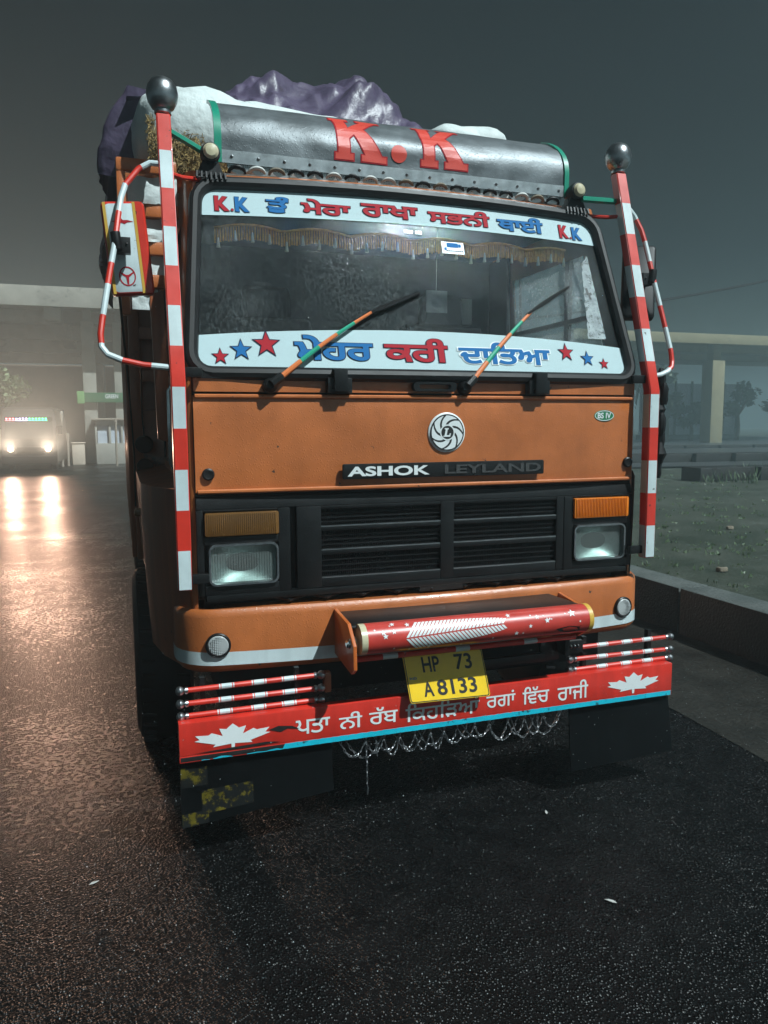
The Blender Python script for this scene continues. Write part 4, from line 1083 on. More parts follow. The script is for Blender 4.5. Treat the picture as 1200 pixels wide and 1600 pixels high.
b = MB(); b.grid(lambda u, v: (XL+(XR-XL)*u, *vis(.055*v, .004)), 30, 3); b.grid(lambda u, v: (XL+(XR-XL)*u, *vis(.055*v, -.006)), 30, 3)
for i in range(15):
    x = XL+.07+i*(XR-XL-.12)/14; y, z = vis(.028, .004); b.lathe([(.008, 0), (.007, .004), (0, .006)], (x, y, z), (0, -.8, -.5), 8, 1)
b.build('mount_strip', ['alu', 'steel'], vz)
# perforated lace hanging below, with half-round scallops
def lace_mat():
    m = mat('perforated_lace', (.45, .46, .46), .35, metal=.7); n = m.node_tree.nodes; l = m.node_tree.links
    tc = n.new('ShaderNodeTexCoord'); v = n.new('ShaderNodeTexVoronoi'); v.inputs['Scale'].default_value = 120; v.inputs['Randomness'].default_value = .25; l.new(tc.outputs['Object'], v.inputs['Vector'])
    r = n.new('ShaderNodeValToRGB'); r.color_ramp.elements[0].position = .30; r.color_ramp.elements[1].position = .42
    r.color_ramp.elements[0].color = (.015, .015, .015, 1); r.color_ramp.elements[1].color = (.5, .51, .51, 1); l.new(v.outputs['Distance'], r.inputs[0]); l.new(r.outputs[0], n['Principled BSDF'].inputs['Base Color']); return m
M['lace'] = lace_mat()
b = MB()
for i in range(17):
    x = XL+.05+(XR-XL-.08)*(i+.5)/17; wd = (XR-XL)/17/2*.98
    P = [(-wd, .0)]+[(-wd*math.cos(R(a)), -.012-.038*math.sin(R(a))) for a in range(0, 181, 20)]+[(wd, .0)]
    b.prism(P, lambda u, v, w_: (x+u, .326+w_-v*.1, 2.985+v), .002)
b.build('lace_strip', 'lace', vz)
b = MB()
for i in range(19):
    x = XL+.05+(XR-XL-.08)*(i+.5)/19; wd = .036; P = []
    pts = [(x-wd*math.cos(R(a)), .34-.02*math.sin(R(a)), 2.935-.0*math.sin(R(a))+.022*math.sin(R(a))+.020*arch(x)) for a in range(0, 181, 20)]
    b.tube(pts, .0085, 6, mi=(0, 2, 0, 0, 1)[(i*i+i//3) % 5])
b.build('roof_edge_trim', ['rubber', 'stone', 'pale'], T)
# roof marker lamps
for x in (-.955, .905):
    b = MB(); b.lathe([(.030, -.06), (.042, -.02), (.044, .02), (.040, .034), (.030, .036)], (x, .285, 2.992), (0, -1, .05), 20)
    b.hexa([(x-.06, .27, 2.90), (x+.06, .27, 2.90), (x+.06, .33, 2.91), (x-.06, .33, 2.91), (x-.03, .275, 2.97), (x+.03, .275, 2.97), (x+.03, .33, 2.97), (x-.03, .33, 2.97)])
    for q in range(7): b.tube([(x-.06+q*.02, .265, 2.91), (x-.062+q*.021, .255, 2.885-.01*random.random())], .006, 5)
    lam = b.build('roof_lamp', 'rubber', T)
    b = MB(); b.lathe([(.033, 0), (.034, .006), (.024, .018), (0, .023)], (x, .250, 2.994), (0, -1, .05), 20); b.build('lamp_lens', 'cream', lam)
for PP in ([(.93, .26, 2.955), (1.13, .245, 2.955)], [(-1.125, .245, 3.055), (-.98, .30, 3.005)]): MB().tube(PP, .016, 6).build('lamp_bar', 'green', T)

# --- fender panels, grab rails and doors
for s in (-1, 1):
    b = MB(); ys = [.03, .12, .30, .55, .66, .74, .85, 1.0, 1.25, 1.5, 1.65, 1.74]
    def xf(y): return 1.135+.165*min(1, max(0, (y-.03)/.42))**.7
    def zl(y):
        d = (y-1.25)/.62
        return max(.74+.0*y, .50+.62*math.sqrt(max(0, 1-d*d))) if abs(d) < 1 else .74
    for i in range(len(ys)-1):
        for j in range(4):
            def pt(y, t): 
                z0 = zl(y); z1 = 1.53; z = z0+(z1-z0)*t; return (s*(xf(y)-.03*(1-t)*(1-t)), y, z)
            b.add([pt(ys[i], j/4), pt(ys[i+1], j/4), pt(ys[i+1], (j+1)/4), pt(ys[i], (j+1)/4)], [(0, 1, 2, 3)])
        b.add([(s*xf(ys[i]), ys[i], 1.53), (s*xf(ys[i+1]), ys[i+1], 1.53), (s*1.12, ys[i+1], 1.56), (s*1.12, ys[i], 1.56)], [(0, 1, 2, 3)])
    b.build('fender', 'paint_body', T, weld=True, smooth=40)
    b = MB(); b.lathe([(.022, 0), (.022, .018), (.014, .030), (0, .032)], (s*1.30, .72, 1.37), (s, 0, 0), 14); b.build('side_marker', 'amber_dim', T)
    b = MB(); b.tube([(s*1.150, .14, 1.60), (s*1.175, .13, 1.64), (s*1.175, .12, 1.95), (s*1.15, .12, 1.99)], .012, 8)
    b.build('grab_rail', 'chrome', T)
    b = MB(); b.tube([(s*1.142, .30, 1.62), (s*1.142, .26, 2.04), (s*1.10, .50, 2.76), (s*1.10, 1.22, 2.76), (s*1.138, 1.26, 2.04), (s*1.142, 1.26, 1.62)], .008, 6, closed=True); b.box(min(s*1.14, s*1.165), max(s*1.14, s*1.165), 1.08, 1.20, 1.80, 1.84)
    b.build('door_seal', 'rubber', T)
    b = MB(); b.grid(lambda u, v: (s*(cw(2.06+.66*v)-.015), (.24+.225*v)*(1-u)+1.25*u, 2.06+.66*v), 3, 3); b.build('door_window', 'sideglass', T, smooth=0)
    b = MB(); b.box(min(s*1.085, s*1.110), max(s*1.085, s*1.110), .62, .66, 2.06, 2.74); b.box(min(s*1.085, s*1.110), max(s*1.085, s*1.110), .40, 1.25, 2.37, 2.395); b.build('window_bar', 'rubber', T)
# small black lamps and rope on the left front of the body
b = MB()
for y, z, r in ((1.70, 1.69, .055), (1.68, 1.555, .05)):
    b = MB(); b.lathe([(r*.7, 0), (r, .02), (r, .06), (r*.8, .07), (0, .07)], (-1.245, y, z), (0, -1, 0), 16); b.build('side_lamp', 'rubber', T)
b = MB(); P = [(-1.36, .20, 2.36), (-1.335, .9, 2.1), (-1.315, 1.70, 1.9), (-1.305, 1.73, 1.62), (-1.31, 1.73, 1.3)]; b.tube(P, .006, 6)
b.tube([(-1.29, .0, 2.04), (-1.27, .9, 1.95), (-1.25, 1.70, 1.86), (-1.24, 1.71, 1.7)], .005, 6); b.build('side_rope', 'cable', T)
# hanging black tassels on the right
b = MB()
for i in range(7):
    z = 2.02-i*.075; b.lathe([(.010, .06), (.022, .03), (.026+.008*math.sin(i*4), .0), (.020, -.03), (.014, -.05)], (1.245+.008*math.sin(i*2), -.02+.01*math.cos(i*3), z), n=8)
b.build('hanging_tassel', 'rubber', T)

# --- wheels
def wheel(x0, x1, y, name='wheel'):
    b = MB(); Rw = .5; c = (x0+x1)/2; hwid = abs(x1-x0)/2
    b.lathe([(.30, -hwid+.02), (.42, -hwid), (.475, -hwid+.02), (Rw-.008, -hwid+.06), (Rw, -hwid*.4), (Rw, hwid*.4), (Rw-.008, hwid-.06), (.475, hwid-.02), (.42, hwid), (.30, hwid-.02)], (c, y, Rw), (1, 0, 0), 40)
    for i in range(40):
        t = 2*math.pi*i/40
        for e in (-1, 1):
            p = Vector((c, y+Rw*math.cos(t), Rw+Rw*math.sin(t))); b.tube([p+Vector((e*hwid*.35, 0, 0)), p+Vector((e*(hwid-.03), -.012*math.sin(t)*e, .012*math.cos(t)*e))], .010, 4)
    w_ = b.build(name, 'rubber', T)
    b = MB(); b.lathe([(.30, -.10), (.29, .05), (.22, .07), (.14, .02), (.13, .10), (0, .11)], (c, y, Rw), (1 if c > 0 else -1, 0, 0), 28); b.build('rim', 'steel', w_)
wheel(-1.355, -1.06, 1.25); wheel(1.06, 1.355, 1.25); wheel(-1.30, -.75, 5.2); wheel(.75, 1.30, 5.2)

# --- load body
b = MB(); X = 1.31
b.box(-X, X, 1.78, 1.84, .98, 1.9, 0)
for x in (-1.28, -1.02, -.5, 0, .5, 1.02, 1.28): b.box(x-.032, x+.032, 1.745, 1.80, 1.0, 3.12, 0)
for z in (2.12, 2.38, 2.62, 2.87, 3.09): b.box(-X, X, 1.752, 1.79, z-.045, z+.03, 0)
b.box(-X, X, 1.85, 1.90, 1.0, 3.05, 0)
for s in (-1, 1): 
    b.box(min(s*X, s*(X-.05)), max(s*X, s*(X-.05)), 1.84, 7.0, 1.0, 2.7, 0)
    for i in range(7): b.box(min(s*(X+.03), s*X), max(s*(X+.03), s*X), 1.9+i*.83, 2.0+i*.83, .95, 2.72, 0)
b.box(-X, X, 1.8, 7.0, .95, 1.02, 0); b.box(-X, X, 6.95, 7.0, 1, 2.7, 0)
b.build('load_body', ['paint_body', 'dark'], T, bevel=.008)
b = MB()
b.box(-1.352, -1.312, .41, .45, 2.30, 2.985, 0)
for z, x1 in ((2.955, -1.09), (2.765, -1.085), (2.60, -1.09), (2.455, -1.10)): b.box(-1.352, x1, .405, .445, z-.030, z+.030, 0)
lad = b.build('side_frame', 'paint', T, bevel=.012)
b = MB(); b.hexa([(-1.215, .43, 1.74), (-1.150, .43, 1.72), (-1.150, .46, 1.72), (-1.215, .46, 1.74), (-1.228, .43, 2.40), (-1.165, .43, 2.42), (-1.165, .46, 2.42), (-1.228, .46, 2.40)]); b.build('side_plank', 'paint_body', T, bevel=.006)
for z0, z1, x0, x1 in ((2.795, 2.915, -1.305, -1.09), (2.63, 2.73, -1.30, -1.095), (2.487, 2.567, -1.30, -1.12), (2.33, 2.42, -1.305, -1.19)):
    b = MB(); b.grid(lambda u, v: (x0+(x1-x0)*u, .435+.012*noise.noise((u*4, v*5, z0*9)), z0+(z1-z0)*v+.012*noise.noise((u*3, 2, z0))*(1 if v > .9 else 0)), 10, 6)
    b.grid(lambda u, v: (x0+(x1-x0)*u, .455, z0+(z1-z0)*v), 2, 2); b.build('frame_infill', 'sack', lad)
b = MB()
for s in (-1,): b.box(-1.34, -1.0, .9, 1.72, 3.02, 3.10)
b.build('roof_rack', 'paint', T, bevel=.02)

# ================================================================== CARGO
def blob(name, c, size, mats, seed, amp=.06, nu=72, nv=44, pw=.55, sag=0.):
    b = MB(); c = Vector(c)
    def f(u, v):
        a = 2*math.pi*u; e = math.pi*(v-.5)
        sg = lambda x: math.copysign(abs(x)**pw, x)
        p = Vector((sg(math.cos(e))*sg(math.cos(a))*size[0], sg(math.cos(e))*sg(math.sin(a))*size[1], sg(math.sin(e))*size[2]))
        q = p*3.0+Vector((seed, seed*2.1, seed*.7))
        w_ = noise.voronoi(q*1.3)[0]
        d = noise.noise(q)*amp+noise.noise(q*2.3)*amp*.5+min(.5, w_[1]-w_[0])*amp*.9-amp*.4+noise.noise(q*9)*amp*.12
        n = p.normalized(); p += n*d; p.z -= sag*(p.x/size[0])**2
        return c+p
    b.grid(f, nu, nv); return b.build(name, mats, weld=True, smooth=60)
sacks = [((-.90, 1.20, 3.31), (.36, .40, .235), 'swollen white sack torn open showing straw beside the left ball finial', 1.3),
         ((-.45, 1.22, 3.27), (.40, .36, .24), 'white sack behind the left end of the dark roof visor', 4.1),
         ((.14, 1.22, 3.24), (.34, .36, .24), 'white sack peeping over the visor below the purple tarp', 7.7),
         ((.62, 1.22, 3.31), (.32, .34, .24), 'white sack at the right end of the load above the visor', 2.9),
         ((-1.02, 1.30, 3.10), (.22, .35, .10), 'flat white sack lying underneath the torn straw sack', 5.5)]
for c, sz, lb, sd in sacks:
    o = blob('sack', c, sz, 'sack', sd, .045 if sz[2] > .15 else .02); tag(o, lb, 'sack', 'white sacks loaded above the cab'); move_origin(o, (c[0], c[1], c[2]-sz[2]))
# straw spilling from the torn sack
b = MB(); sc = Vector((-1.00, .80, 3.20))
for i in range(2600):
    x = random.uniform(-.19, .21); z = random.uniform(-.15, .15)
    if (x/.22)**4+(z/.16)**4 > 1: continue
    y = -.01*random.random()+.10*((x/.22)**2+(z/.16)**2)*.5+.02
    p = sc+Vector((x, y-.03*random.random(), z)); d = Vector((random.gauss(0, 1), random.gauss(0, .5), random.gauss(0, 1))).normalized()*random.uniform(.008, .022)
    n_ = d.cross(Vector((0, 1, .2))).normalized()*.0016
    b.add([p-d-n_, p-d+n_, p+d+n_, p+d-n_], [(0, 1, 2, 3)], random.choice([0, 0, 1]))
b.lathe([(.05, -.12), (.15, -.13), (.17, 0), (.15, .13), (.05, .14)], sc+Vector((0, .18, 0)), (0, 0, 1), 14, 1)
for v in range(len(b.v)-70, len(b.v)):
    pass
o = tag(b.build('straw_bundle', ['straw', 'straw2'], smooth=0, recalc=False), 'chopped brown straw bulging out between the left pole and the visor end', 'straw'); move_origin(o, (-1.0, .9, 3.06))
# purple tarpaulin: one crumpled sheet over the load, hanging down the left side
def ridge(p): return (1-abs(noise.noise(p)))**2
PROF = [(-1.28, 3.56), (-1.15, 3.72), (-.97, 3.96), (-.87, 3.92), (-.84, 3.76), (-.76, 3.80), (-.60, 3.90), (-.43, 3.97), (-.12, 3.99), (.12, 4.05), (.25, 4.01), (.34, 3.90), (.50, 3.72), (.63, 3.58)]
def prof_z(x):
    for (x0, z0), (x1, z1) in zip(PROF, PROF[1:]):
        if x <= x1: t = max(0, (x-x0)/(x1-x0)); return z0+(z1-z0)*t
    return PROF[-1][1]
def tarp(u, v):
    # u across (hang, over, to the right), v from front to back
    if u < .20:
        t = u/.20; x = -1.46+.04*math.sin(v*9)+.17*t*t; z = 3.10+.08*math.sin(v*14)+.44*t; vv = min(1, v/.045); x += .25*(1-vv); y = 1.08+.05*vv+max(0, v-.045)*5.4+.10*(1-t)
    else:
        t = (u-.20)/.80; x = -1.28+t*1.94; y = 1.24+v*5.2
        if x < -.70: y += (.50*min(1, (-.70-x)*6)-.66*max(0, (-1.1-x)/.18))*max(0, 1-v*2)
        h = prof_z(x); base = 3.60 if x > -.7 else 3.54
        k_ = min(1, v/.10); k_ = 1-(1-k_)**1.7
        back = max(0, (v-.20)/.5); back = min(1, back)
        z = base+(h-base)*k_*(1-.62*back)
        if v < .02: z -= .03
    q = Vector((x*1.9, y*1.5, z*1.5))
    wq = q+Vector((noise.noise(q*.9), noise.noise(q*.9+Vector((7, 0, 0))), noise.noise(q*.9+Vector((0, 9, 0)))))*.45
    rq = Vector((wq.x*.8+wq.z*.6, wq.y*.9-wq.x*.35, wq.z*.8-wq.x*.6+wq.y*.3))
    f1 = noise.voronoi(rq*1.25, distance_metric='MANHATTAN')[0][0]; f2 = noise.voronoi(rq*2.9+Vector((4, 2, 6)), distance_metric='MANHATTAN')[0][0]
    d = .075-.060*min(1.2, f1)-.070*min(1.2, f2)+.04*(ridge(q*1.0)-.5)
    d *= .45 if u < .24 else 1.0
    nrm = Vector((-1, -.2, .15)) if u < .20 else Vector((0, -.7, .75))
    return Vector((x, y, z))+nrm.normalized()*d
b = MB(); b.grid(tarp, 250, 230)
o = tag(b.build('tarpaulin', 'tarp', smooth=70, recalc=False), 'crumpled wet purple tarpaulin heaped over the load and hanging down its left side', 'tarpaulin'); move_origin(o, (-.1, 2.5, 3.0))
b = MB(); b.grid(lambda u, v: Vector((.56+.22*u+.03*math.sin(v*8), 1.40+.25*v, 3.60+.10*math.sin(u*3.1)*(1-.5*v)+.05*ridge(Vector((u*3, v*3, 1)))-.12*(1-v))), 14, 8)
o = tag(b.build('cloth_bundle', mat('maroon_cloth', (.10, .035, .06), .6, var=.3), smooth=45), 'small maroon cloth scrap tucked right of the purple tarpaulin', 'cloth'); move_origin(o, (.72, 1.55, 3.5))
b = MB(); b.box(-1.25, 1.25, 1.92, 6.9, 1.05, 3.35); 
o = tag(blob('cargo_heap', (0, 4.4, 2.3), (1.24, 2.4, 1.15), 'sack', 3.3, .05, pw=.3), 'big heap of packed white load under the tarpaulin behind the cab', 'cargo'); move_origin(o, (0, 4.4, 1.1))

# ================================================================== LEFT BACKGROUND
# minibus facing the camera with headlights on
BX, BY = -4.93, 31.0
bus = thing('minibus', 'approaching minibus with dazzling headlights and a coloured light strip', 'bus', (BX, BY+2.5, 0))
b = MB()
sec = [(0, .30, 1.0), (.04, .35, 1.03), (.0, 1.25, 1.05), (.32, 2.05, 1.02), (.50, 2.48, .95), (.75, 2.60, .86)]
o = len(b.v)
secs = [[(-w_, y, z), (w_, y, z)] for y, z, w_ in sec]
for y, z, w_ in sec: b.v += [(BX-w_, BY+y, z), (BX+w_, BY+y, z)]
for i in range(len(sec)-1): b.f.append((o+2*i, o+2*i+1, o+2*i+3, o+2*i+2)); b.m.append(0)
for s in (0, 1):
    for i in range(len(sec)-1):
        a, c = o+2*i+s, o+2*i+2+s; p, q = b.v[a], b.v[c]
        b.add([p, q, (q[0], BY+6, q[2]), (p[0], BY+6, p[2])], [(0, 1, 2, 3)], 0)
p, q = b.v[o+10], b.v[o+11]; b.add([p, q, (q[0], BY+6, q[2]), (p[0], BY+6, p[2])], [(0, 1, 2, 3)], 0); b.box(BX-1, BX+1, BY+5.9, BY+6, .3, 2.6)
b.build('body', 'bus', bus, smooth=40)
b = MB(); b.add([(BX-.92, BY-.02+.03, 1.32), (BX+.92, BY+.01, 1.32), (BX+.88, BY+.30, 2.02), (BX-.88, BY+.30, 2.02)], [(0, 1, 2, 3)]); b.build('windscreen', 'darkglass', bus, smooth=0)
b = MB(); b.box(BX-1.04, BX+1.04, BY-.14, BY+.1, .28, .62); b.box(BX-.55, BX+.55, BY-.05, BY+.02, .72, 1.0); b.build('bumper', 'rubber', bus, bevel=.05)
for s in (-1, 1):
    b = MB(); b.lathe([(.095, 0), (.095, .03), (.05, .05), (0, .05)], (BX+s*.70, BY-.02, .90), (0, -1, 0), 18); b.build('headlight', 'headlamp_on', bus)
    b = MB(); b.lathe([(.42, -.1), (.45, -.05), (.45, .1), (.3, .12)], (BX+s*.82, BY+1.1, .45), (1, 0, 0), 20); b.build('wheel', 'rubber', bus)
    b = MB(); b.box(BX+s*1.16-.1, BX+s*1.16+.1, BY+.1, BY+.18, 1.5, 1.85); b.tube([(BX+s*1.0, BY+.2, 1.75), (BX+s*1.16, BY+.15, 1.75)], .02, 6); b.build('wing_mirror', 'rubber', bus, bevel=.03)
    hl = bpy.data.lights.new('headlight_mist_glow', 'SPOT'); hl.energy = 3000; hl.color = (1, .60, .42); hl.spot_size = R(125); hl.spot_blend = 1.0; hl.shadow_soft_size = .12
    ho = bpy.data.objects.new('headlight_mist_glow', hl); COL.objects.link(ho); ho.parent = bus
    ho.location = Vector((BX+s*.70, BY-.12, .90))-ORG[bus.name]
    ho.rotation_euler = (R(-136), 0, R(6))  # tilted skyward to add warm glow in the mist, unlike a road beam
for i in range(13):
    kx = BX-.82+i*.122; kk = 'led_red' if i < 3 else ('led_white' if i < 7 else 'led_green')
    b = MB(); b.lathe([(.035, 0), (.035, .02), (0, .03)], (kx, BY+.28, 2.13), (0, -1, .2), 10); b.box(kx-.05, kx+.05, BY+.27, BY+.29, 2.055, 2.075); b.build('led_lamp', kk, bus)
b = MB(); b.box(BX-.9, BX+.9, BY+.29, BY+.36, 2.02, 2.2); b.build('light_bar', 'rubber', bus)

# canopy on the left
def canopy(name, label, x0, x1, y0, y1, zb, zt, cols, beams, cm):
    cn = thing(name, label, 'canopy', ((x0+x1)/2, y0+2, 0))
    b = MB(); b.box(x0, x1, y0, y1, zb+.2, zt); b.box(x0-.02, x1+.02, y0-.12, y0+.3, zb, zt+.06); b.build('roof_slab', cm, cn, bevel=.03)
    for y, z0 in beams:
        b = MB(); b.box(x0+.3, x1-.3, y-.25, y+.25, z0, zb+.22); b.build('beam', cm, cn, bevel=.03)
    for x, y, w_, zc, z0 in cols:
        b = MB(); b.box(x-w_/2, x+w_/2, y-w_/2, y+w_/2, z0, zc); b.box(x-w_*.3, x+w_*.3, y-w_*.3, y+w_*.3, zc-.01, zb+.2); b.build('column', cm, cn, bevel=.04)
    return cn
cl = canopy('canopy', 'grey concrete canopy slab over the road at left behind the minibus', -26, 4, 36, 62, 7.30, 8.15, [(-2.75, 38.0, .62, 6.9, 0), (-1.25, 38.0, .7, 6.9, 0), (-13, 38, .7, 6.9, 0), (-2.8, 58, .7, 6.6, 0), (-13, 58, .7, 6.6, 0)], [(39, 6.9), (45, 6.7), (51, 6.5), (57, 6.3)], 'concrete')
for x in (-4.2, -9, -14): 
    b = MB(); b.box(x-.35, x+.35, 36.3, 61, 6.75, 7.45); b.build('cross_beam', 'concrete', cl, bevel=.03)
bl = thing('toll_building', 'brown building with dim pale windows beneath the left canopy', 'building', (-3, 64, 0))
b = MB(); b.box(-22, 5, 63, 70, 0, 6.6); b.build('wall', 'wallpaint', bl)
for x, z0, z1, w_ in ((-3.2, 4.3, 7.0, 1.6), (-.6, 4.3, 6.2, 1.7), (-7, 1, 2.6, 1.6)):
    b = MB(); b.box(x-w_/2-.08, x+w_/2+.08, 62.9, 63.02, z0-.08, min(6.55, z1)+.08); fr_ = b.build('window', 'post', bl)
    b = MB(); b.box(x-w_/2, x+w_/2, 62.86, 62.93, z0, min(6.55, z1)); b.build('pane', 'pale', fr_)
sg = thing('green_sign', 'long faded green sign band fixed between the canopy columns', 'sign', (-1.8, 37.4, 2.9))
b = MB(); b.box(-3.05, -.1, 37.45, 37.55, 2.98, 3.46); b.build('board', 'sign_green', sg, bevel=.02)
b = MB(); b.box(-3.35, -3.02, 37.40, 37.5, 2.92, 3.52); b.build('end_panel', 'sign_lime', sg, bevel=.02)
b = MB(); b.tris(fitted('GREEN', -2.05, -1.45, 3.18, 3.38, .02), lambda u, v: (u, 37.44, v)); b.build('lettering', 'letter_white', sg, smooth=0)
bo = thing('toll_booth', 'small toll booth with framed windows between the canopy columns', 'booth', (-2.0, 36.5, 0))
b = MB(); b.box(-2.55, -.7, 36.2, 37.6, 0, 1.0); b.box(-2.55, -.7, 36.2, 37.6, 1.85, 2.1)
for x in (-2.52, -1.9, -1.35, -.75): b.box(x-.05, x+.05, 36.2, 36.3, .95, 1.9)
b.build('wall', 'booth', bo, bevel=.02)
b = MB(); b.box(-2.45, -.75, 36.32, 36.36, 1.0, 1.85); b.build('window', 'panel_blue', bo)
b = MB(); b.box(-2.7, -.55, 36.0, 37.8, 2.1, 2.2); b.build('roof', 'post', bo, bevel=.02)
b = MB(); b.box(-3.62, -3.06, 36.1, 36.5, 0, 1.0); b.box(-3.66, -3.02, 36.06, 36.54, 1.0, 1.06)
tag(move_origin(b.build('barrier_block', 'whitebox', bevel=.03), (-3.34, 36.3, 0)), 'pale upright barrier block right of the minibus headlight', 'barrier')
for x, y, h_, lb in ((-3.95, 34.5, 2.4, 'thin pale post closest to the minibus'), (-3.72, 34.8, 1.5, 'short leaning post between the minibus and the pale block'), (-1.62, 34.2, 2.1, 'slim post standing in front of the toll booth')):
    b = MB(); b.tube([(x, y, 0), (x+.02, y, h_)], .055, 8); b.tube([(x, y, h_-.1), (x+.02, y, h_)], .075, 8); tag(move_origin(b.build('post', 'post'), (x, y, 0)), lb, 'post', 'posts by the toll booth')
b = MB(); b.box(-4.25, -3.9, 35.2, 35.4, 2.0, 2.5); b.tube([(-4.08, 35.3, 0), (-4.08, 35.3, 2.1)], .04, 8)
tag(move_origin(b.build('road_sign', 'booth', bevel=.02), (-4.08, 35.3, 0)), 'small square road sign on a pole above the minibus right side', 'sign')

# trees
def leaves(b, clumps, n, size, mi=0):
    for _ in range(n):
        c, r = random.choice(clumps); c = Vector(c)
        d = Vector((random.gauss(0, 1), random.gauss(0, 1), random.gauss(0, 1))); d = d.normalized()*r*random.random()**.4
        p = c+Vector((d.x, d.y, d.z*.8)); a = Vector((random.gauss(0, 1), random.gauss(0, 1), random.gauss(0, .6))).normalized(); q = a.cross(Vector((random.random(), random.random(), 1))).normalized()
        s = size*random.uniform(.6, 1.3); b.add([p-a*s, p+q*s*.45, p+a*s, p-q*s*.45], [(0, 1, 2, 3)], mi)
def tree(name, label, x, y, z0, h, r, n=1500, size=.14, leaf='leaf', group=None, cat='tree'):
    t = thing(name, label, cat, (x, y, z0), group); b = MB()
    b.tube([(x, y, z0), (x+.1, y, z0+h*.25), (x-.05, y, z0+h*.5)], [.16, .12, .08], 8); cl_ = []
    for i in range(9):
        a = i*2.4; rr = r*random.uniform(.3, .75); c = (x+rr*math.cos(a), y+rr*math.sin(a), z0+h*random.uniform(.45, .88)); cl_.append((c, r*random.uniform(.3, .5)))
        b.tube([(x, y, z0+h*.4), c], [.06, .02], 6)
    b.build('trunk', 'bark', t); b = MB(); leaves(b, cl_, n, size); b.build('crown', leaf, t, smooth=0, recalc=False)
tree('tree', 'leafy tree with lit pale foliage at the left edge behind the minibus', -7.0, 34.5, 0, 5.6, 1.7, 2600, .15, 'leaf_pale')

# ================================================================== RIGHT SIDE
canopy('canopy', 'olive concrete canopy on a square column at the right beyond the lot', 26, 62, 40, 58, 7.15, 7.75, [(38.0, 41.0, 1.05, 6.1, .4), (27.2, 41, 1.05, 6.1, .4), (53, 41, 1.05, 6.1, .4), (38, 55, 1., 6.1, .4)], [(43, 6.9), (49, 6.9)], 'concrete_olive')
# raised planting beds
for i, (x0, x1, y0, y1, h_, lb) in enumerate(((11.9, 22, 11.9, 12.6, .34, 'near low dark planter kerb with grass at the right edge'), (14.6, 24, 19.2, 19.8, .36, 'middle low planter kerb behind the grassy one'), (21, 34, 31.5, 32.2, .22, 'far low kerb in front of the square column'))):
    b = MB(); n = 6
    for q in range(n):
        xa = x0+(x1-x0)*q/n; b.box(xa, xa+(x1-x0)/n-.02, y0-.18*q, y1-.18*q, .30, .38+h_)
    tag(move_origin(b.build('planter_kerb', 'kerbface', bevel=.03), (x0, y0, .38)), lb, 'kerb', 'planter kerbs in the lot')
b = MB()
def tuft(b, x, y, z, n, h_, sp):
    for _ in range(n):
        a = random.uniform(0, 6.28); r_ = sp*random.random(); p = Vector((x+r_*math.cos(a), y+r_*math.sin(a), z)); d = Vector((random.gauss(0, .25), random.gauss(0, .25), 1)).normalized()*h_*random.uniform(.5, 1.2); w_ = Vector((math.cos(a+1.3), math.sin(a+1.3), 0))*.006*(1+h_*4)
        b.add([p-w_, p+w_, p+d*.6+Vector((random.gauss(0, .02), 0, 0))+w_*.6, p+d], [(0, 1, 2, 3)])
for _ in range(1500):
    x = 3.5+random.random()**1.6*14; y = random.uniform(-1, 16); 
    tuft(b, x, y, lotz(x, y)-.01, random.randint(3, 9), random.uniform(.02, .07), .10)
for _ in range(60):
    x = random.uniform(12, 20); y = 11.6+random.uniform(-.5, 1.4)-(x-12)*.09; tuft(b, x, y, .38, 14, random.uniform(.15, .5), .25)
struct(b.build('grass', 'leaf', smooth=0, recalc=False), 'stuff')
for x, y, s_, lb in ((4.05, 2.55, .055, 'brown stone on the grass just behind the kerb coping'), (6.3, 4.9, .07, 'pale stone lying in the lot grass further back'), (5.9, 3.2, .05, 'small stone by the right edge of the lot')):
    o = tag(blob('stone', (x, y, .385+s_*.3), (s_*1.2, s_*.8, s_*.6), 'stone', x, .045, 16, 10, .55), lb, 'stone', 'stones in the lot'); move_origin(o, (x, y, .38))
# pale panels behind the column, shrubs, palm, distant trees and roof
pn = thing('glazed_pavilion', 'pale blue glazed pavilion wall behind the square column', 'building', (44, 52, .4))
b = MB(); b.box(40.5, 50.5, 52.1, 52.4, .8, 5.2); b.build('wall', 'panel_blue', pn)
for x in (40.5, 42.2, 43.9, 45.6, 47.3, 49, 50.5):
    b = MB(); b.box(x-.06, x+.06, 51.95, 52.1, .4, 5.4); b.build('mullion', 'cable', pn)
b = MB(); b.box(40.3, 50.7, 51.9, 52.5, .38, .82); b.build('plinth', 'kerbtop', pn)
for x, y, h_, r_, lb in ((36.6, 44.0, 4.6, 1.2, 'rounded shrub seen just left of the square column'), (45.5, 46.5, 4.9, 1.5, 'bushy shrub at the right edge of the picture'), (31.5, 43, 3.3, 1.3, 'dark dense shrub beneath the palm tree'), (41.8, 47.5, 3.0, 1.5, 'wide dark shrub just right of the square column'), (35.0, 48, 5.6, 1.6, 'taller bush between the palm tree and the square column'), (49.3, 46, 4.0, 1.4, 'low shrub outside the right picture edge beside the bushy one')):
    tree('shrub', lb, x, y, .4, h_, r_, 900, .20, 'leaf', 'shrubs by the pavilion', 'shrub')
pm = thing('palm_tree', 'drooping palm tree under the right canopy edge', 'palm', (34.2, 43.5, .4)); b = MB()
b.tube([(34.2, 43.5, .4), (34.4, 43.5, 2.8), (34.1, 43.5, 5.2)], [.2, .16, .14], 8); b.build('trunk', 'bark', pm); b = MB()
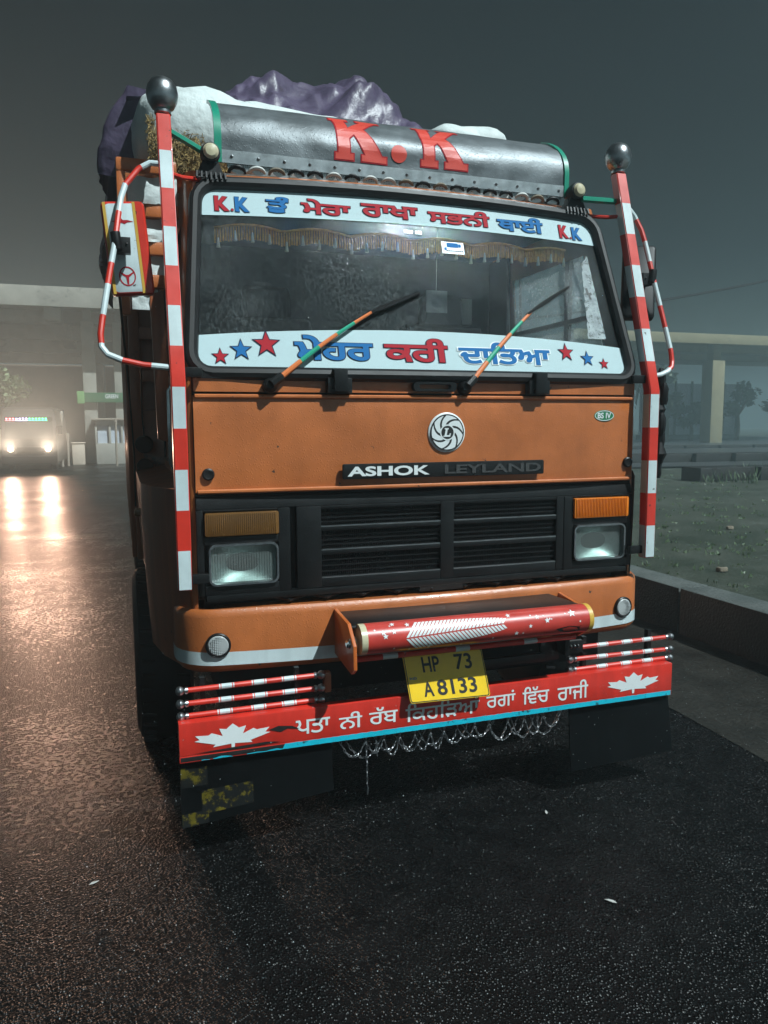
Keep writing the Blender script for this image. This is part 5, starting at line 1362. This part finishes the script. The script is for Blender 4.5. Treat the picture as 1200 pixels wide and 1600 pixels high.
for i in range(16):
    a = i*2.39; L_ = random.uniform(1.7, 2.6); c = Vector((34.1, 43.5, 5.2)); prev = None
    for j in range(10):
        t = j/9; p = c+Vector((math.cos(a)*L_*t, math.sin(a)*L_*t, .8*t-2.9*t*t*random.uniform(.9, 1.0)))
        if prev is not None:
            sd = Vector((-math.sin(a), math.cos(a), -.6))
            for e in (-1, 1):
                b.add([prev, p, p+sd*e*.30*(1-t*.6)+Vector((0, 0, -.25)), prev+sd*e*.26*(1-t*.6)+Vector((0, 0, -.25))], [(0, 1, 2, 3)])
        prev = p
b.build('crown', 'leaf', pm, smooth=0, recalc=False)
tree('tree', 'hazy tree showing above the right canopy roof', 52, 66, 0, 11.2, 3.2, 1500, .35, 'leaf')
b = MB(); pts = []
for i in range(24):
    t = i/23; x = 4+t*26; pts.append((x, 20, 6.10+.195*(x-16.85)+.004*(x-19)**2))
b.tube(pts, .045, 5); tag(move_origin(b.build('overhead_cable', 'cable'), (21, 20, 5)), 'thin black overhead cable crossing the sky at right', 'cable')
# pale bits on the wet road
for x, y, s_, a, lb in ((-1.55, -.25, .013, .4, 'pale leaf scrap on the asphalt at lower left'), (.42, -.35, .012, 1.2, 'round pale speck of litter right of centre on the road'), (.30, -1.02, .015, 2.3, 'torn pale paper scrap at the lower right of the road')):
    b = MB(); P = [(-1.6, 0), (-.6, .5), (.4, .35), (1.5, .1), (.5, -.4), (-.7, -.45)]
    ca, sa = math.cos(a), math.sin(a); b.prism(P, lambda u, v, w_: (x+s_*(u*ca-v*sa), y+s_*(u*sa+v*ca), .008+w_+.25*s_*abs(v)), .002); tag(move_origin(b.build('litter', 'litter', smooth=0), (x, y, .006)), lb, 'litter', 'litter on the road')

# falling drops and splash beads, each a small real bead of water
b = MB()
def bead(p, r, h):
    x, y, z = p; b.add([(x+r, y, z), (x, y+r, z), (x-r, y, z), (x, y-r, z), (x, y, z+h), (x, y, z-h)], [(0, 1, 4), (1, 2, 4), (2, 3, 4), (3, 0, 4), (1, 0, 5), (2, 1, 5), (3, 2, 5), (0, 3, 5)])
rr_ = random.Random(21)
for _ in range(900):
    x, y = rr_.uniform(-6, 6), rr_.uniform(-2.6, 9)
    if -1.5 < x < 1.5 and y > -.45: continue
    r = rr_.uniform(.0008, .0015); bead((x, y, rr_.uniform(.05, 1.1)), r, r*1.8)
for _ in range(500):
    x, y = rr_.uniform(-1.5, 1.5), rr_.uniform(-2.2, -.45); r = rr_.uniform(.0007, .0013); bead((x, y, rr_.uniform(.05, 1.1)), r, r*1.8)
for _ in range(4200):
    y = -2.0+9*rr_.random()**1.7; x = rr_.uniform(-5, 3.0); r = rr_.uniform(.0009, .0026); bead((x, y, .006+.03*rr_.random()**3), r, r*1.1)
M['water'] = mat('water_bead', (.40, .44, .45), .12, spec=.6)
struct(b.build('rain', 'water', smooth=0, recalc=False), 'stuff')
